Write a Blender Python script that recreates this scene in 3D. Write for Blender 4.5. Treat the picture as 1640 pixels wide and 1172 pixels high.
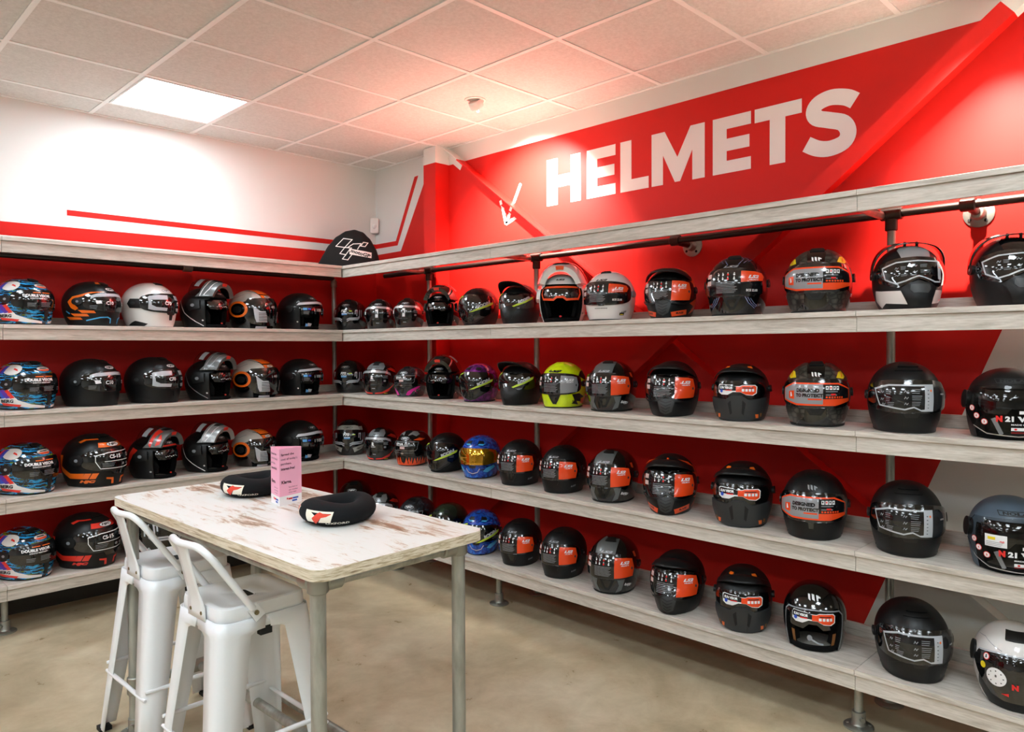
import bpy, math, random
from mathutils import Vector, Matrix
from mathutils.geometry import tessellate_polygon
for _o in list(bpy.data.objects): bpy.data.objects.remove(_o)
SC = bpy.context.scene
COL = SC.collection
R = math.radians

# ------------------------------------------------------------------ camera
def make_camera():
    yaw, pitch, roll = 0.782412, 0.017970, -0.004182
    f_px, cy = 1189.216, 579.649
    fw = Vector((-math.cos(yaw)*math.cos(pitch), -math.sin(yaw)*math.cos(pitch), -math.sin(pitch)))
    r = fw.cross(Vector((0, 0, 1))).normalized(); u = r.cross(fw)
    c, s = math.cos(roll), math.sin(roll)
    r2 = c*r + s*u; u2 = -s*r + c*u
    cam = bpy.data.cameras.new('camera'); o = bpy.data.objects.new('camera', cam); COL.objects.link(o)
    m = Matrix((r2, u2, -fw)).transposed().to_4x4()
    m.translation = Vector((3.467, 4.97986, 1.49421))
    o.matrix_world = m
    cam.sensor_fit = 'HORIZONTAL'; cam.sensor_width = 36.0
    cam.lens = f_px/1640*36.0
    cam.shift_y = (cy-586.0)/1640.0
    cam.clip_start = 0.05
    SC.camera = o
make_camera()

# ------------------------------------------------------------------ world, exposure
W = bpy.data.worlds.new('world'); SC.world = W; W.use_nodes = True
bg = W.node_tree.nodes['Background']
bg.inputs['Color'].default_value = (0.8, 0.85, 0.9, 1); bg.inputs['Strength'].default_value = 0.05
SC.view_settings.view_transform = 'Standard'; SC.view_settings.look = 'None'
SC.view_settings.gamma = 1.0; SC.view_settings.use_curve_mapping = False
SC.view_settings.exposure = 0.80
SC.cycles.use_denoising = True
SC.cycles.max_bounces = 8; SC.cycles.diffuse_bounces = 5; SC.cycles.transparent_max_bounces = 8
SC.cycles.sample_clamp_indirect = 8.0
PANEL_STRENGTH = 15.0
SPOT_POWER = 400.0

# ------------------------------------------------------------------ measures of the room (metres)
H_CEIL = 2.926
RX, RY = 10.4, 11.4                      # far walls
GX, GY, TILE = 0.263, 0.296, 0.6       # ceiling grid
D1, D2 = 0.589, 0.438                  # shelf front edges, right run (x) and left run (y)
LIP1, LIP2 = 0.236, 0.085              # back lips
Z1, DZ = 2.0824, 0.45139               # top shelf surface, spacing
SZ = [Z1 - k*DZ for k in range(5)]
SLAB, FASC, SETB = 0.0206, 0.0798, 0.0107

# ------------------------------------------------------------------ materials
def lin(c):
    if isinstance(c, str):
        c = c.lstrip('#'); c = [int(c[i:i+2], 16)/255 for i in (0, 2, 4)]
    return tuple((x/12.92 if x <= .04045 else ((x+.055)/1.055)**2.4) for x in c) + (1,)
MATS = {}
def mat(name, col='#808080', rough=.5, metal=0., coat=0., emit=None, es=0., alpha=1., spec=.5):
    if name in MATS: return MATS[name]
    m = bpy.data.materials.new(name); m.use_nodes = True
    b = m.node_tree.nodes['Principled BSDF']
    b.inputs['Base Color'].default_value = lin(col)
    b.inputs['Roughness'].default_value = rough; b.inputs['Metallic'].default_value = metal
    b.inputs['Coat Weight'].default_value = coat; b.inputs['Coat Roughness'].default_value = .04
    b.inputs['Specular IOR Level'].default_value = spec
    if emit: b.inputs['Emission Color'].default_value = lin(emit); b.inputs['Emission Strength'].default_value = es
    b.inputs['Alpha'].default_value = alpha
    MATS[name] = m
    return m
def nodes(m): return m.node_tree.nodes, m.node_tree.links, m.node_tree.nodes['Principled BSDF']
def ramp(N, stops, interp='LINEAR'):
    r = N.new('ShaderNodeValToRGB'); cr = r.color_ramp; cr.interpolation = interp
    while len(cr.elements) < len(stops): cr.elements.new(.5)
    for e, (p, c) in zip(cr.elements, stops):
        e.position = p; e.color = lin(c) if not isinstance(c, float) else (c, c, c, 1)
    return r
def noise_chain(N, L, scale, vec_scale=(1, 1, 1), detail=4, rough=.55, dist=0., coord='Object'):
    tc = N.new('ShaderNodeTexCoord'); mp = N.new('ShaderNodeMapping'); mp.inputs['Scale'].default_value = vec_scale
    n = N.new('ShaderNodeTexNoise'); n.inputs['Scale'].default_value = scale; n.inputs['Detail'].default_value = detail
    n.inputs['Roughness'].default_value = rough; n.inputs['Distortion'].default_value = dist
    L.new(tc.outputs[coord], mp.inputs['Vector']); L.new(mp.outputs['Vector'], n.inputs['Vector'])
    return n
def mixc(N, L, fac, a, b, mode='MIX', f=None):
    x = N.new('ShaderNodeMix'); x.data_type = 'RGBA'; x.blend_type = mode
    if fac is not None: L.new(fac, x.inputs[0])
    else: x.inputs[0].default_value = f
    for k, v in ((6, a), (7, b)):
        if hasattr(v, 'links'): L.new(v, x.inputs[k])
        else: x.inputs[k].default_value = lin(v)
    return x.outputs[2]
def bump(N, L, b, h, strength=.1, dist=.002):
    bp = N.new('ShaderNodeBump'); bp.inputs['Strength'].default_value = strength; bp.inputs['Distance'].default_value = dist
    L.new(h, bp.inputs['Height']); L.new(bp.outputs['Normal'], b.inputs['Normal'])

def wood_mat(name, axis):
    m = mat(name, rough=.45); N, L, b = nodes(m)
    vs = {'x': (1.1, 14, 14), 'y': (14, 1.1, 14)}[axis]
    n1 = noise_chain(N, L, 3.2, vs, 7, .62, .9)
    n2 = noise_chain(N, L, 14, vs, 5, .6, .2)
    r1 = ramp(N, [(.28, '#b0a79b'), (.46, '#cfc8be'), (.62, '#ddd6cd'), (.8, '#c6beb3')])
    r2 = ramp(N, [(.35, '#cfc8c0'), (.6, '#ffffff')])
    L.new(n1.outputs['Fac'], r1.inputs[0]); L.new(n2.outputs['Fac'], r2.inputs[0])
    L.new(mixc(N, L, None, r1.outputs[0], r2.outputs[0], 'MULTIPLY', .5), b.inputs['Base Color'])
    bump(N, L, b, n2.outputs['Fac'], .12, .001)
    return m
WOODX, WOODY = wood_mat('washed_wood_left', 'x'), wood_mat('washed_wood_right', 'y')
def table_mats():
    m = mat('distressed_white_wood', rough=.38); N, L, b = nodes(m)
    n1 = noise_chain(N, L, 3.4, (9, 1.6, 9), 9, .72, .8)
    n2 = noise_chain(N, L, 2.2, (1.6, .9, 1), 3, .5, .3)
    n3 = noise_chain(N, L, 16, (16, .8, 8), 3, .6, .3)
    mul = N.new('ShaderNodeMath'); mul.operation = 'MULTIPLY'
    L.new(n1.outputs['Fac'], mul.inputs[0]); L.new(n2.outputs['Fac'], mul.inputs[1])
    ad = N.new('ShaderNodeMath'); ad.operation = 'MULTIPLY_ADD'; ad.inputs[1].default_value = .10
    L.new(n3.outputs['Fac'], ad.inputs[0]); L.new(mul.outputs[0], ad.inputs[2])
    r = ramp(N, [(.31, '#dfe0dc'), (.340, '#dad6cd'), (.366, '#bea58f'), (.42, '#8f705a')])
    L.new(ad.outputs[0], r.inputs[0]); L.new(r.outputs[0], b.inputs['Base Color'])
    e = mat('distressed_edge_wood', rough=.5); N, L, b = nodes(e)
    n1 = noise_chain(N, L, 3.5, (6, 2.2, 60), 8, .65, .6)
    r = ramp(N, [(.33, '#8a765c'), (.45, '#c4b596'), (.58, '#e2d8c4'), (.75, '#d0c2a8')])
    L.new(n1.outputs['Fac'], r.inputs[0]); L.new(r.outputs[0], b.inputs['Base Color'])
    return m, e
TABLE_TOP, TABLE_EDGE = table_mats()
def floor_mat():
    m = mat('polished_concrete', rough=.32); N, L, b = nodes(m)
    n1 = noise_chain(N, L, 1.1, (1, 1, 1), 6, .6, .8)
    n2 = noise_chain(N, L, 7, (1, 1, 1), 8, .7, .3)
    r1 = ramp(N, [(.30, '#a6987c'), (.5, '#c6b99d'), (.72, '#d3c8b0')])
    r2 = ramp(N, [(.30, '#c9bcaa'), (.65, '#ffffff')])
    L.new(n1.outputs['Fac'], r1.inputs[0]); L.new(n2.outputs['Fac'], r2.inputs[0])
    L.new(mixc(N, L, None, r1.outputs[0], r2.outputs[0], 'MULTIPLY', .6), b.inputs['Base Color'])
    rr = ramp(N, [(.3, .25), (.7, .45)]); L.new(n2.outputs['Fac'], rr.inputs[0]); L.new(rr.outputs[0], b.inputs['Roughness'])
    return m
def paint(name, col, rough, nscale=180, bs=.03):
    m = mat(name, col, rough); N, L, b = nodes(m)
    n = noise_chain(N, L, nscale, (1, 1, 1), 2)
    bump(N, L, b, n.outputs['Fac'], bs, .001)
    return m
WHITE_WALL = paint('white_wall_paint', '#e1e2df', .6)
RED_WALL = paint('red_wall_paint', '#d01d17', .45)
RED_WALL.node_tree.nodes['Principled BSDF'].inputs['Specular IOR Level'].default_value = .25
WHITE_LETTER = paint('white_lettering', '#ece7e6', .45)
def tile_mat():
    m = mat('ceiling_tile', '#e2dbd4', .9); N, L, b = nodes(m)
    n = noise_chain(N, L, 60, (1, 1, 1), 4, .7)
    r = ramp(N, [(.35, '#cccbc6'), (.65, '#dcdbd7')]); L.new(n.outputs['Fac'], r.inputs[0]); L.new(r.outputs[0], b.inputs['Base Color'])
    bump(N, L, b, n.outputs['Fac'], .25, .002)
    return m
TILE_M = tile_mat(); TBAR = mat('ceiling_grid_bar', '#eff0ee', .5)
def steel():
    m = mat('galvanised_steel', '#9a9a92', .36, .6); N, L, b = nodes(m)
    n = noise_chain(N, L, 30, (1, 1, .25), 4)
    r = ramp(N, [(.3, '#90928a'), (.7, '#bcbdb5')]); L.new(n.outputs['Fac'], r.inputs[0]); L.new(r.outputs[0], b.inputs['Base Color'])
    rr = ramp(N, [(.3, .3), (.7, .5)]); L.new(n.outputs['Fac'], rr.inputs[0]); L.new(rr.outputs[0], b.inputs['Roughness'])
    return m
STEEL = steel()
RAILM = mat('dark_pipe', '#4c4541', .42, .75)
FITTING = mat('cast_fitting', '#a3a39b', .42, .8)
DARKHOLE = mat('dark_recess', '#0c0c0c', .7)
WHITE_METAL = mat('white_powder_coat', '#f0f2f4', .30, coat=.3)
BOLT = mat('brass_bolt', '#8d8468', .3, .9)
RUBBER = mat('black_rubber', '#101010', .7)

# ------------------------------------------------------------------ mesh builder
class MB:
    def __init__(s): s.v = []; s.f = []; s.m = []; s.mats = []
    def mi(s, m):
        if m not in s.mats: s.mats.append(m)
        return s.mats.index(m)
    def add(s, verts, faces, m):
        b = len(s.v); s.v += [tuple(v) for v in verts]; k = s.mi(m)
        for f in faces: s.f.append(tuple(b+i for i in f)); s.m.append(k)
    def box(s, a, b, m):
        x0, y0, z0 = (min(a[i], b[i]) for i in range(3)); x1, y1, z1 = (max(a[i], b[i]) for i in range(3))
        s.add([(x0,y0,z0),(x1,y0,z0),(x1,y1,z0),(x0,y1,z0),(x0,y0,z1),(x1,y0,z1),(x1,y1,z1),(x0,y1,z1)],
              [(0,3,2,1),(4,5,6,7),(0,1,5,4),(1,2,6,5),(2,3,7,6),(3,0,4,7)], m)
    def poly(s, pts, m): s.add(pts, [tuple(range(len(pts)))], m)
    def prism(s, pts, d, m):                       # pts 3d polygon, extruded by vector d
        n = len(pts); q = [tuple(p[i]+d[i] for i in range(3)) for p in pts]
        F = [tuple(range(n))[::-1], tuple(range(n, 2*n))] + [(i, (i+1) % n, n+(i+1) % n, n+i) for i in range(n)]
        s.add(list(pts)+q, F, m)
    def tube(s, path, r, m, n=14, caps=True):
        P = [Vector(p) for p in path]; rings = []; up = None
        rr = r if isinstance(r, (list, tuple)) else [r]*len(P)
        for i, p in enumerate(P):
            t = (P[min(i+1, len(P)-1)]-P[max(i-1, 0)]).normalized()
            if up is None:
                a = Vector((0, 0, 1)) if abs(t.z) < .9 else Vector((1, 0, 0)); up = (a-t*a.dot(t)).normalized()
            else: up = (up-t*up.dot(t)).normalized()
            sd = t.cross(up)
            rings.append([p+rr[i]*(math.cos(k*2*math.pi/n)*up+math.sin(k*2*math.pi/n)*sd) for k in range(n)])
        V = [v for ring in rings for v in ring]; F = []
        for i in range(len(P)-1):
            for k in range(n): F.append((i*n+k, i*n+(k+1) % n, (i+1)*n+(k+1) % n, (i+1)*n+k))
        if caps: F.append(tuple(range(n))[::-1]); F.append(tuple((len(P)-1)*n+k for k in range(n)))
        s.add(V, F, m)
    def cyl(s, a, b, r, m, n=20): s.tube([a, b], r, m, n)
    def lathe(s, c, prof, m, axis=(0, 0, 1), n=24):  # prof: list (radius, along axis)
        ax = Vector(axis).normalized(); a = Vector((1, 0, 0)) if abs(ax.x) < .9 else Vector((0, 1, 0))
        u = (a-ax*a.dot(ax)).normalized(); w = ax.cross(u); c = Vector(c); V = []; F = []
        for r, h in prof:
            for k in range(n):
                t = k*2*math.pi/n; V.append(c+ax*h+r*(math.cos(t)*u+math.sin(t)*w))
        for i in range(len(prof)-1):
            for k in range(n): F.append((i*n+k, i*n+(k+1) % n, (i+1)*n+(k+1) % n, (i+1)*n+k))
        F.append(tuple(range(n))[::-1]); F.append(tuple((len(prof)-1)*n+k for k in range(n)))
        s.add(V, F, m)
    def grid(s, P, m, closed=False):
        h, w = len(P), len(P[0]); F = []
        for i in range(h-1):
            for j in range(w-1 if not closed else w):
                F.append((i*w+j, i*w+(j+1) % w, (i+1)*w+(j+1) % w, (i+1)*w+j))
        s.add([p for row in P for p in row], F, m)
    def build(s, name, parent=None, smooth=None, solid=None, bevel=None, loc=None):
        me = bpy.data.meshes.new(name); me.from_pydata(s.v, [], s.f)
        for m in s.mats: me.materials.append(m)
        me.polygons.foreach_set('material_index', s.m)
        if smooth is not None:
            me.polygons.foreach_set('use_smooth', [True]*len(s.f))
            if smooth < 179: me.set_sharp_from_angle(angle=R(smooth))
        me.update()
        o = bpy.data.objects.new(name, me); COL.objects.link(o)
        if parent: o.parent = parent
        if loc: o.location = loc
        if solid:
            md = o.modifiers.new('thickness', 'SOLIDIFY'); md.thickness = solid[0]; md.offset = solid[1]
            if len(solid) > 2: md.material_offset = solid[2]; md.material_offset_rim = solid[2] if len(solid) < 4 else solid[3]
        if bevel:
            md = o.modifiers.new('edge', 'BEVEL'); md.width = bevel; md.segments = 2; md.limit_method = 'ANGLE'
            md.harden_normals = False
        return o
def thing(name, label, cat, loc=(0, 0, 0), rz=0., group=None, scale=1.):
    o = bpy.data.objects.new(name, None); COL.objects.link(o); o.empty_display_size = .05
    o.location = loc; o.rotation_euler = (0, 0, rz); o.scale = (scale,)*3
    return tag(o, label, cat, group)
def tag(o, label, cat, group=None):
    o['label'] = label; o['category'] = cat
    if group: o['group'] = group
    return o
def struct(o): o['kind'] = 'structure'; return o

# ------------------------------------------------------------------ flat lettering from the built-in typeface
TXT = {}
def text_tris(body, bold=0.0, shear=0.0, res=2):
    """triangles of a line of text, cap height about 1, centred on its box"""
    key = (body, bold, shear, res)
    if key in TXT: return TXT[key]
    cu = bpy.data.curves.new('lettering', 'FONT'); cu.body = body; cu.size = 1.0; cu.offset = bold; cu.shear = shear
    cu.resolution_u = res; cu.align_x = 'LEFT'
    ob = bpy.data.objects.new('lettering', cu); COL.objects.link(ob)
    dg = bpy.context.evaluated_depsgraph_get(); dg.update()
    me = bpy.data.meshes.new_from_object(ob.evaluated_get(dg))
    me.calc_loop_triangles()
    P = [(v.co.x, v.co.y) for v in me.vertices]; T = [tuple(t.vertices) for t in me.loop_triangles]
    bpy.data.objects.remove(ob); bpy.data.curves.remove(cu); bpy.data.meshes.remove(me)
    if P:
        x0, x1 = min(p[0] for p in P), max(p[0] for p in P); y0, y1 = min(p[1] for p in P), max(p[1] for p in P)
        k = 1/max(y1-y0, .2); P = [((x-(x0+x1)/2)*k, (y-(y0+y1)/2)*k) for x, y in P]
    out = []
    for a, b, c in T:
        A, B, C = P[a], P[b], P[c]
        if (B[0]-A[0])*(C[1]-A[1])-(B[1]-A[1])*(C[0]-A[0]) < 0: a, b = b, a
        out.append((a, b, c))
    TXT[key] = (P, out)
    return TXT[key]
def flat_text(mb, body, m, origin, right, up, h, width=None, bold=0., shear=0.):
    """lettering lying on a plane, centred at origin; h is the height, width squeezes it"""
    P, T = text_tris(body, bold, shear); o, r, u = Vector(origin), Vector(right), Vector(up)
    kx = h
    if width: kx = width/max(max(p[0] for p in P)-min(p[0] for p in P), 1e-6)
    mb.add([o+r*(x*kx)+u*(y*h) for x, y in P], T, m)

# ================================================================== lamps
def ceiling_panel(i, j, label, group=None, cells=(1, 1)):
    x0, y0 = GX+TILE*i+.014, GY+TILE*j+.014; w = TILE-.028
    t = thing('ceiling_light_panel', label, 'ceiling light', (x0+w/2, y0+w/2, H_CEIL), group=group)
    f = MB(); h = w/2; k = .012; fm = mat('white_lamp_frame', '#f0f0f0', .4)
    for a, b in (((-h, -h), (h, -h+k)), ((-h, h-k), (h, h)), ((-h, -h+k), (-h+k, h-k)), ((h-k, -h+k), (h, h-k))):
        f.box((a[0], a[1], -.008), (b[0], b[1], -.0005), fm)
    f.build('frame', t)
    d = MB(); em = mat('lit_diffuser', '#ffffff', .5, emit='#eaf7ff', es=PANEL_STRENGTH)
    d.box((-h+k, -h+k, -.005), (h-k, h-k, -.0008), em); d.build('diffuser', t)
    return t
ceiling_panel(2, 0, 'square lit ceiling panel glowing white near the left wall')
for i, j in ((5, 1), (2, 7), (5, 4), (5, 7), (5, 10), (8, 1), (8, 4), (8, 7), (8, 10), (12, 3), (12, 7), (2, 11)):  # unseen panels: some inferred from visor reflections, the rest added to fill the light
    ceiling_panel(i, j, 'unseen square ceiling panel, lit, added beyond the edge of the picture', 'ceiling light panels out of view')
def downlight(loc, aim, label, group, size, power):
    t = thing('spot_downlight', label, 'spotlight', loc, group=group)
    wm = mat('white_lamp_body', '#e8e2dc', .35)
    m = MB(); m.lathe((0, 0, 0), [(.048, -.0005), (.062, -.0005), (.062, -.004), (.052, -.007), (.048, -.004)], wm); m.build('trim_ring', t, 40)
    m = MB(); m.lathe((0, 0, 0), [(.047, -.0008), (.047, -.003), (.02, -.003)], DARKHOLE); m.build('recess', t, 40)
    d = (Vector(aim)-Vector(loc)).normalized()
    hz = Vector((d.x, d.y, 0)).normalized(); ax = (hz*.62-Vector((0, 0, .78))).normalized()
    m = MB(); m.lathe((0, 0, -.012), [(.004, -.01), (.040, -.008), (.041, .012), (.039, .034), (.036, .038), (.034, .03)], wm, ax)
    m.lathe(Vector((0, 0, -.012))+ax*.036-Vector((0, 0, .018)), [(.006, -.006), (.006, .006)], wm, (0, 0, 1), 10)
    m.build('eyeball_housing', t, 40)
    L = bpy.data.lights.new('spot_lamp', 'SPOT'); L.energy = power; L.color = (1, .92, .80); L.spot_size = R(size); L.spot_blend = 1.0; L.shadow_soft_size = .02
    o = bpy.data.objects.new('spot_lamp', L); COL.objects.link(o); o.parent = t
    o.location = Vector((0, 0, -.012))+ax*.045; o.rotation_euler = d.to_track_quat('-Z', 'Y').to_euler()
downlight((.562, 1.802, H_CEIL), (0, 1.72, 2.18), 'small white eyeball downlight on the ceiling above the wall lettering', 'wall washing spotlights', 100, SPOT_POWER)
downlight((.562, 4.202, H_CEIL), (0, 4.40, 1.55), 'white eyeball downlight above the right end of the shelves', 'wall washing spotlights', 76, SPOT_POWER*.95)

# ================================================================== room
def room():
    e = .0008
    m = MB(); fm = floor_mat(); m.box((-.1, -.1, -.1), (RX+.1, RY+.1, 0), fm); struct(m.build('floor'))
    # ceiling: tiles above a grid of bars
    m = MB(); m.box((-.1, -.1, H_CEIL), (RX+.1, RY+.1, H_CEIL+.1), TILE_M)
    x = GX
    while x < RX: m.box((x-.012, 0, H_CEIL-.0045), (x+.012, RY, H_CEIL-.0002), TBAR); x += TILE
    y = GY
    while y < RY: m.box((0, y-.012, H_CEIL-.0042), (RX, y+.012, H_CEIL-.0001), TBAR); y += TILE
    m.box((0, 0, H_CEIL-.005), (.018, RY, H_CEIL), TBAR); m.box((.018, 0, H_CEIL-.005), (RX, .018, H_CEIL), TBAR)
    struct(m.build('ceiling'))
    # left wall (y = 0): white with red band and stripe
    m = MB(); m.box((-.1, -.1, 0), (RX+.1, 0, H_CEIL), WHITE_WALL)
    m.poly([(RX, e, 0), (0, e, 0), (0, e, 2.247), (2.526, e, 2.222), (RX, e, 2.205)], RED_WALL)
    m.poly([(2.193, e, 2.294), (0, e, 2.297), (0, e, 2.333), (2.193, e, 2.328)], RED_WALL)
    struct(m.build('wall_left'))
    # right wall (x = 0): white with the red mural
    m = MB(); m.box((-.1, 0, 0), (0, RY, H_CEIL), WHITE_WALL)
    m.poly([(e, 0, 0), (e, 3.66, 0), (e, 4.775, 2.805), (e, .67, 2.805), (e, .331, 2.250), (e, 0, 2.247)], RED_WALL)
    m.poly([(e, 0, 2.297), (e, .291, 2.297), (e, .554, 2.792), (e, .508, 2.790), (e, .268, 2.333), (e, 0, 2.333)], RED_WALL)
    wr = struct(m.build('wall_right'))
    m = MB(); m.box((-.1, RY, 0), (RX+.1, RY+.1, H_CEIL), WHITE_WALL); struct(m.build('wall_back'))
    m = MB(); m.box((RX, 0, 0), (RX+.1, RY, H_CEIL), WHITE_WALL); struct(m.build('wall_front'))
    bb = mat('dark_grey_plinth', '#3b3733', .6)
    m = MB(); m.box((.02, .0015, 0), (RX, .016, .235), bb); struct(m.build('baseboard_left'))
    m = MB(); m.box((.0015, 0, 0), (.016, RY, .235), bb); struct(m.build('baseboard_right'))
    # lettering HELMETS
    L = MB(); X = .0022; b, c = 2.383, 2.668
    def P(*pts): L.prism([(X, y, z) for y, z in pts], (-.0012, 0, 0), WHITE_LETTER)
    def rc(y0, y1, z0, z1): P((y0, z0), (y1, z0), (y1, z1), (y0, z1))
    mid = (b+c)/2; t = .062
    rc(1.850, 1.938, b, c); rc(2.044, 2.122, b, c); rc(1.938, 2.044, mid-.036, mid+.036)
    for y0, y1, st in ((2.170, 2.381, .078), (3.003, 3.213, .078)):
        rc(y0, y0+st, b, c); rc(y0+st, y1, b, b+t); rc(y0+st, y1, c-t, c); rc(y0+st, y1-.008, mid-t/2, mid+t/2)
    rc(2.416, 2.492, b, c); rc(2.492, 2.608, b, b+t+.003)
    rc(2.628, 2.701, b, c); rc(2.883, 2.956, b, c)
    P((2.701, c), (2.701, c-.125), (2.776, b+.004), (2.808, b+.004), (2.883, c-.125), (2.883, c), (2.872, c), (2.792, c-.150), (2.712, c))
    rc(3.233, 3.469, c-.066, c); rc(3.311, 3.389, b, c-.066)
    cp = [(3.712, 2.600), (3.672, 2.625), (3.606, 2.640), (3.548, 2.627), (3.525, 2.595), (3.541, 2.560), (3.600, 2.537), (3.660, 2.512),
          (3.683, 2.467), (3.664, 2.425), (3.603, 2.408), (3.545, 2.418), (3.492, 2.448)]
    pts = []
    for i in range(len(cp)-1):
        p0, p1, p2, p3 = cp[max(i-1, 0)], cp[i], cp[i+1], cp[min(i+2, len(cp)-1)]
        for s in range(5):
            u = s/5
            pts.append(tuple(.5*((2*p1[k])+(-p0[k]+p2[k])*u+(2*p0[k]-5*p1[k]+4*p2[k]-p3[k])*u*u+(-p0[k]+3*p1[k]-3*p2[k]+p3[k])*u**3) for k in (0, 1)))
    pts.append(cp[-1]); A, B = [], []
    for i, p in enumerate(pts):
        q, r_ = pts[max(i-1, 0)], pts[min(i+1, len(pts)-1)]; d = Vector((r_[0]-q[0], r_[1]-q[1])).normalized(); n = Vector((-d.y, d.x))*.036
        A.append((X, p[0]+n.x, p[1]+n.y)); B.append((X, p[0]-n.x, p[1]-n.y))
    L.grid([A, B], WHITE_LETTER)
    # painted arrow
    def stroke(p, q, w=.011):
        d = (Vector(q)-Vector(p)).normalized(); n = Vector((-d.y, d.x))*w
        P(*[tuple(Vector(p)+n), tuple(Vector(q)+n), tuple(Vector(q)-n), tuple(Vector(p)-n)])
    stroke((1.622, 2.562), (1.487, 2.322)); stroke((1.440, 2.478), (1.484, 2.318)); stroke((1.608, 2.360), (1.484, 2.318))
    L.build('painted_lettering', wr)
room()
# boxed steel column
def column():
    t = thing('steel_column', 'square boxed column by the room corner, red with a white top', 'column', (.064, .842, 0))
    m = MB(); w, h = .0625, .0665
    m.box((-w, -h, 0), (w, h, 2.805), RED_WALL); m.box((-w, -h, 2.805), (w, h, H_CEIL-.006), WHITE_WALL); m.build('shaft', t)
column()
def brace(name, label, p, q, x0, x1, zpaint, zlow=None, arrow=None, angle=False):
    p, q = Vector((0,)+p), Vector((0,)+q); d = (q-p).normalized(); n = Vector((0, -d.z, d.y))
    if n.z < 0: n = -n
    w = .072; m = MB()
    def bar(a, b, w0, w1, xa, xb, mt): m.prism([(xa, a.y-n.y*w0, a.z-n.z*w0), (xa, b.y-n.y*w0, b.z-n.z*w0), (xa, b.y-n.y*w1, b.z-n.z*w1), (xa, a.y-n.y*w1, a.z-n.z*w1)], (xb-xa, 0, 0), mt)
    def seg(a, b, mt):
        if angle: bar(a, b, 0, .008, x0, x1, mt); bar(a, b, .008, w, x0, x0+.009, mt)
        else: bar(a, b, 0, w, x0, x1, mt)
    cuts = sorted((zc-p.z)/(q.z-p.z) for zc in (zpaint, zlow) if zc is not None); ts = [0]+cuts+[1]
    for a, b in zip(ts, ts[1:]):
        z = (p+(q-p)*(a+b)/2).z
        seg(p+(q-p)*a, p+(q-p)*b, WHITE_WALL if z > zpaint or (zlow is not None and z < zlow) else RED_WALL)
    o = m.build(name); o.data.update(); tag(o, label, 'beam', 'crossed wall braces')
    if arrow:
        for (a, b) in arrow:
            A, B = Vector((x0+.0098,)+a), Vector((x0+.0098,)+b); dd = (B-A).normalized(); nn = Vector((0, -dd.z, dd.y))*.011
            g = MB(); g.poly([A+nn, B+nn, B-nn, A-nn], WHITE_LETTER); g.build('painted_mark', o)
brace('wall_brace', 'steel brace sloping down to the right across the red wall', (.945, 2.905), (4.55, .235), .0, .080, 2.805, .62, [((1.440, 2.478), (1.449, 2.448)), ((1.558, 2.446), (1.530, 2.396))], True)
brace('wall_brace', 'steel brace sloping up to the right past the end of the wall lettering', (1.10, .245), (4.42, 2.905), .081, .140, 2.805)

# ================================================================== shelves
TIERN = ['topmost', 'second', 'third', 'fourth', 'lowest']
def shelf_board(side, k, a, b, label, front=True, endcap=False):
    z = SZ[k]; g = .0008
    t = thing('shelf_board', label, 'shelf', (D1, a, z) if side == 'R' else (a, D2, z), group='pale wood wall shelves')
    wm = WOODY if side == 'R' else WOODX
    def B(m, u0, u1, w0, w1, z0, z1):    # u along the run, w from wall side (absolute), z relative
        if side == 'R': m.box((w0-D1, u0-a, z0), (w1-D1, u1-a, z1), wm)
        else: m.box((u0-a, w0-D2, z0), (u1-a, w1-D2, z1), wm)
    D, LP = (D1, LIP1) if side == 'R' else (D2, LIP2)
    u0, u1 = a+g, b-g
    m = MB(); B(m, u0, u1, LP-.018, D, -SLAB, 0); m.build('top_panel', t, bevel=.0012)
    f0 = u0 if not (side == 'R' and a < .3) else D2-SETB-.018
    m = MB(); B(m, f0, u1, D-SETB-.018, D-SETB, -FASC, -SLAB-.0005); m.build('fascia', t, bevel=.001)
    m = MB(); B(m, u0, u1, LP-.018, LP, .0005, .052); m.build('back_lip', t, bevel=.001)
    if side == 'R' and a < .3:
        m = MB(); m.box((LIP1-D1+.0005, LIP2-.018-a, .0005), (0, LIP2-a, .052), WOODX); m.build('back_lip', t, bevel=.001)
for k in range(5):
    shelf_board('R', k, LIP2-.018, 1.9385, '%s wood shelf on the right wall, section nearest the corner' % TIERN[k])
    shelf_board('R', k, 1.9385, 3.932, '%s wood shelf on the right wall, middle section' % TIERN[k])
    shelf_board('R', k, 3.932, 5.35, '%s wood shelf on the right wall, section at the right edge' % TIERN[k])
    shelf_board('L', k, D1, 2.602, '%s wood shelf on the left wall, long section' % TIERN[k])
    shelf_board('L', k, 2.602, 4.2, '%s wood shelf on the left wall, section at the left edge' % TIERN[k])

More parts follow.
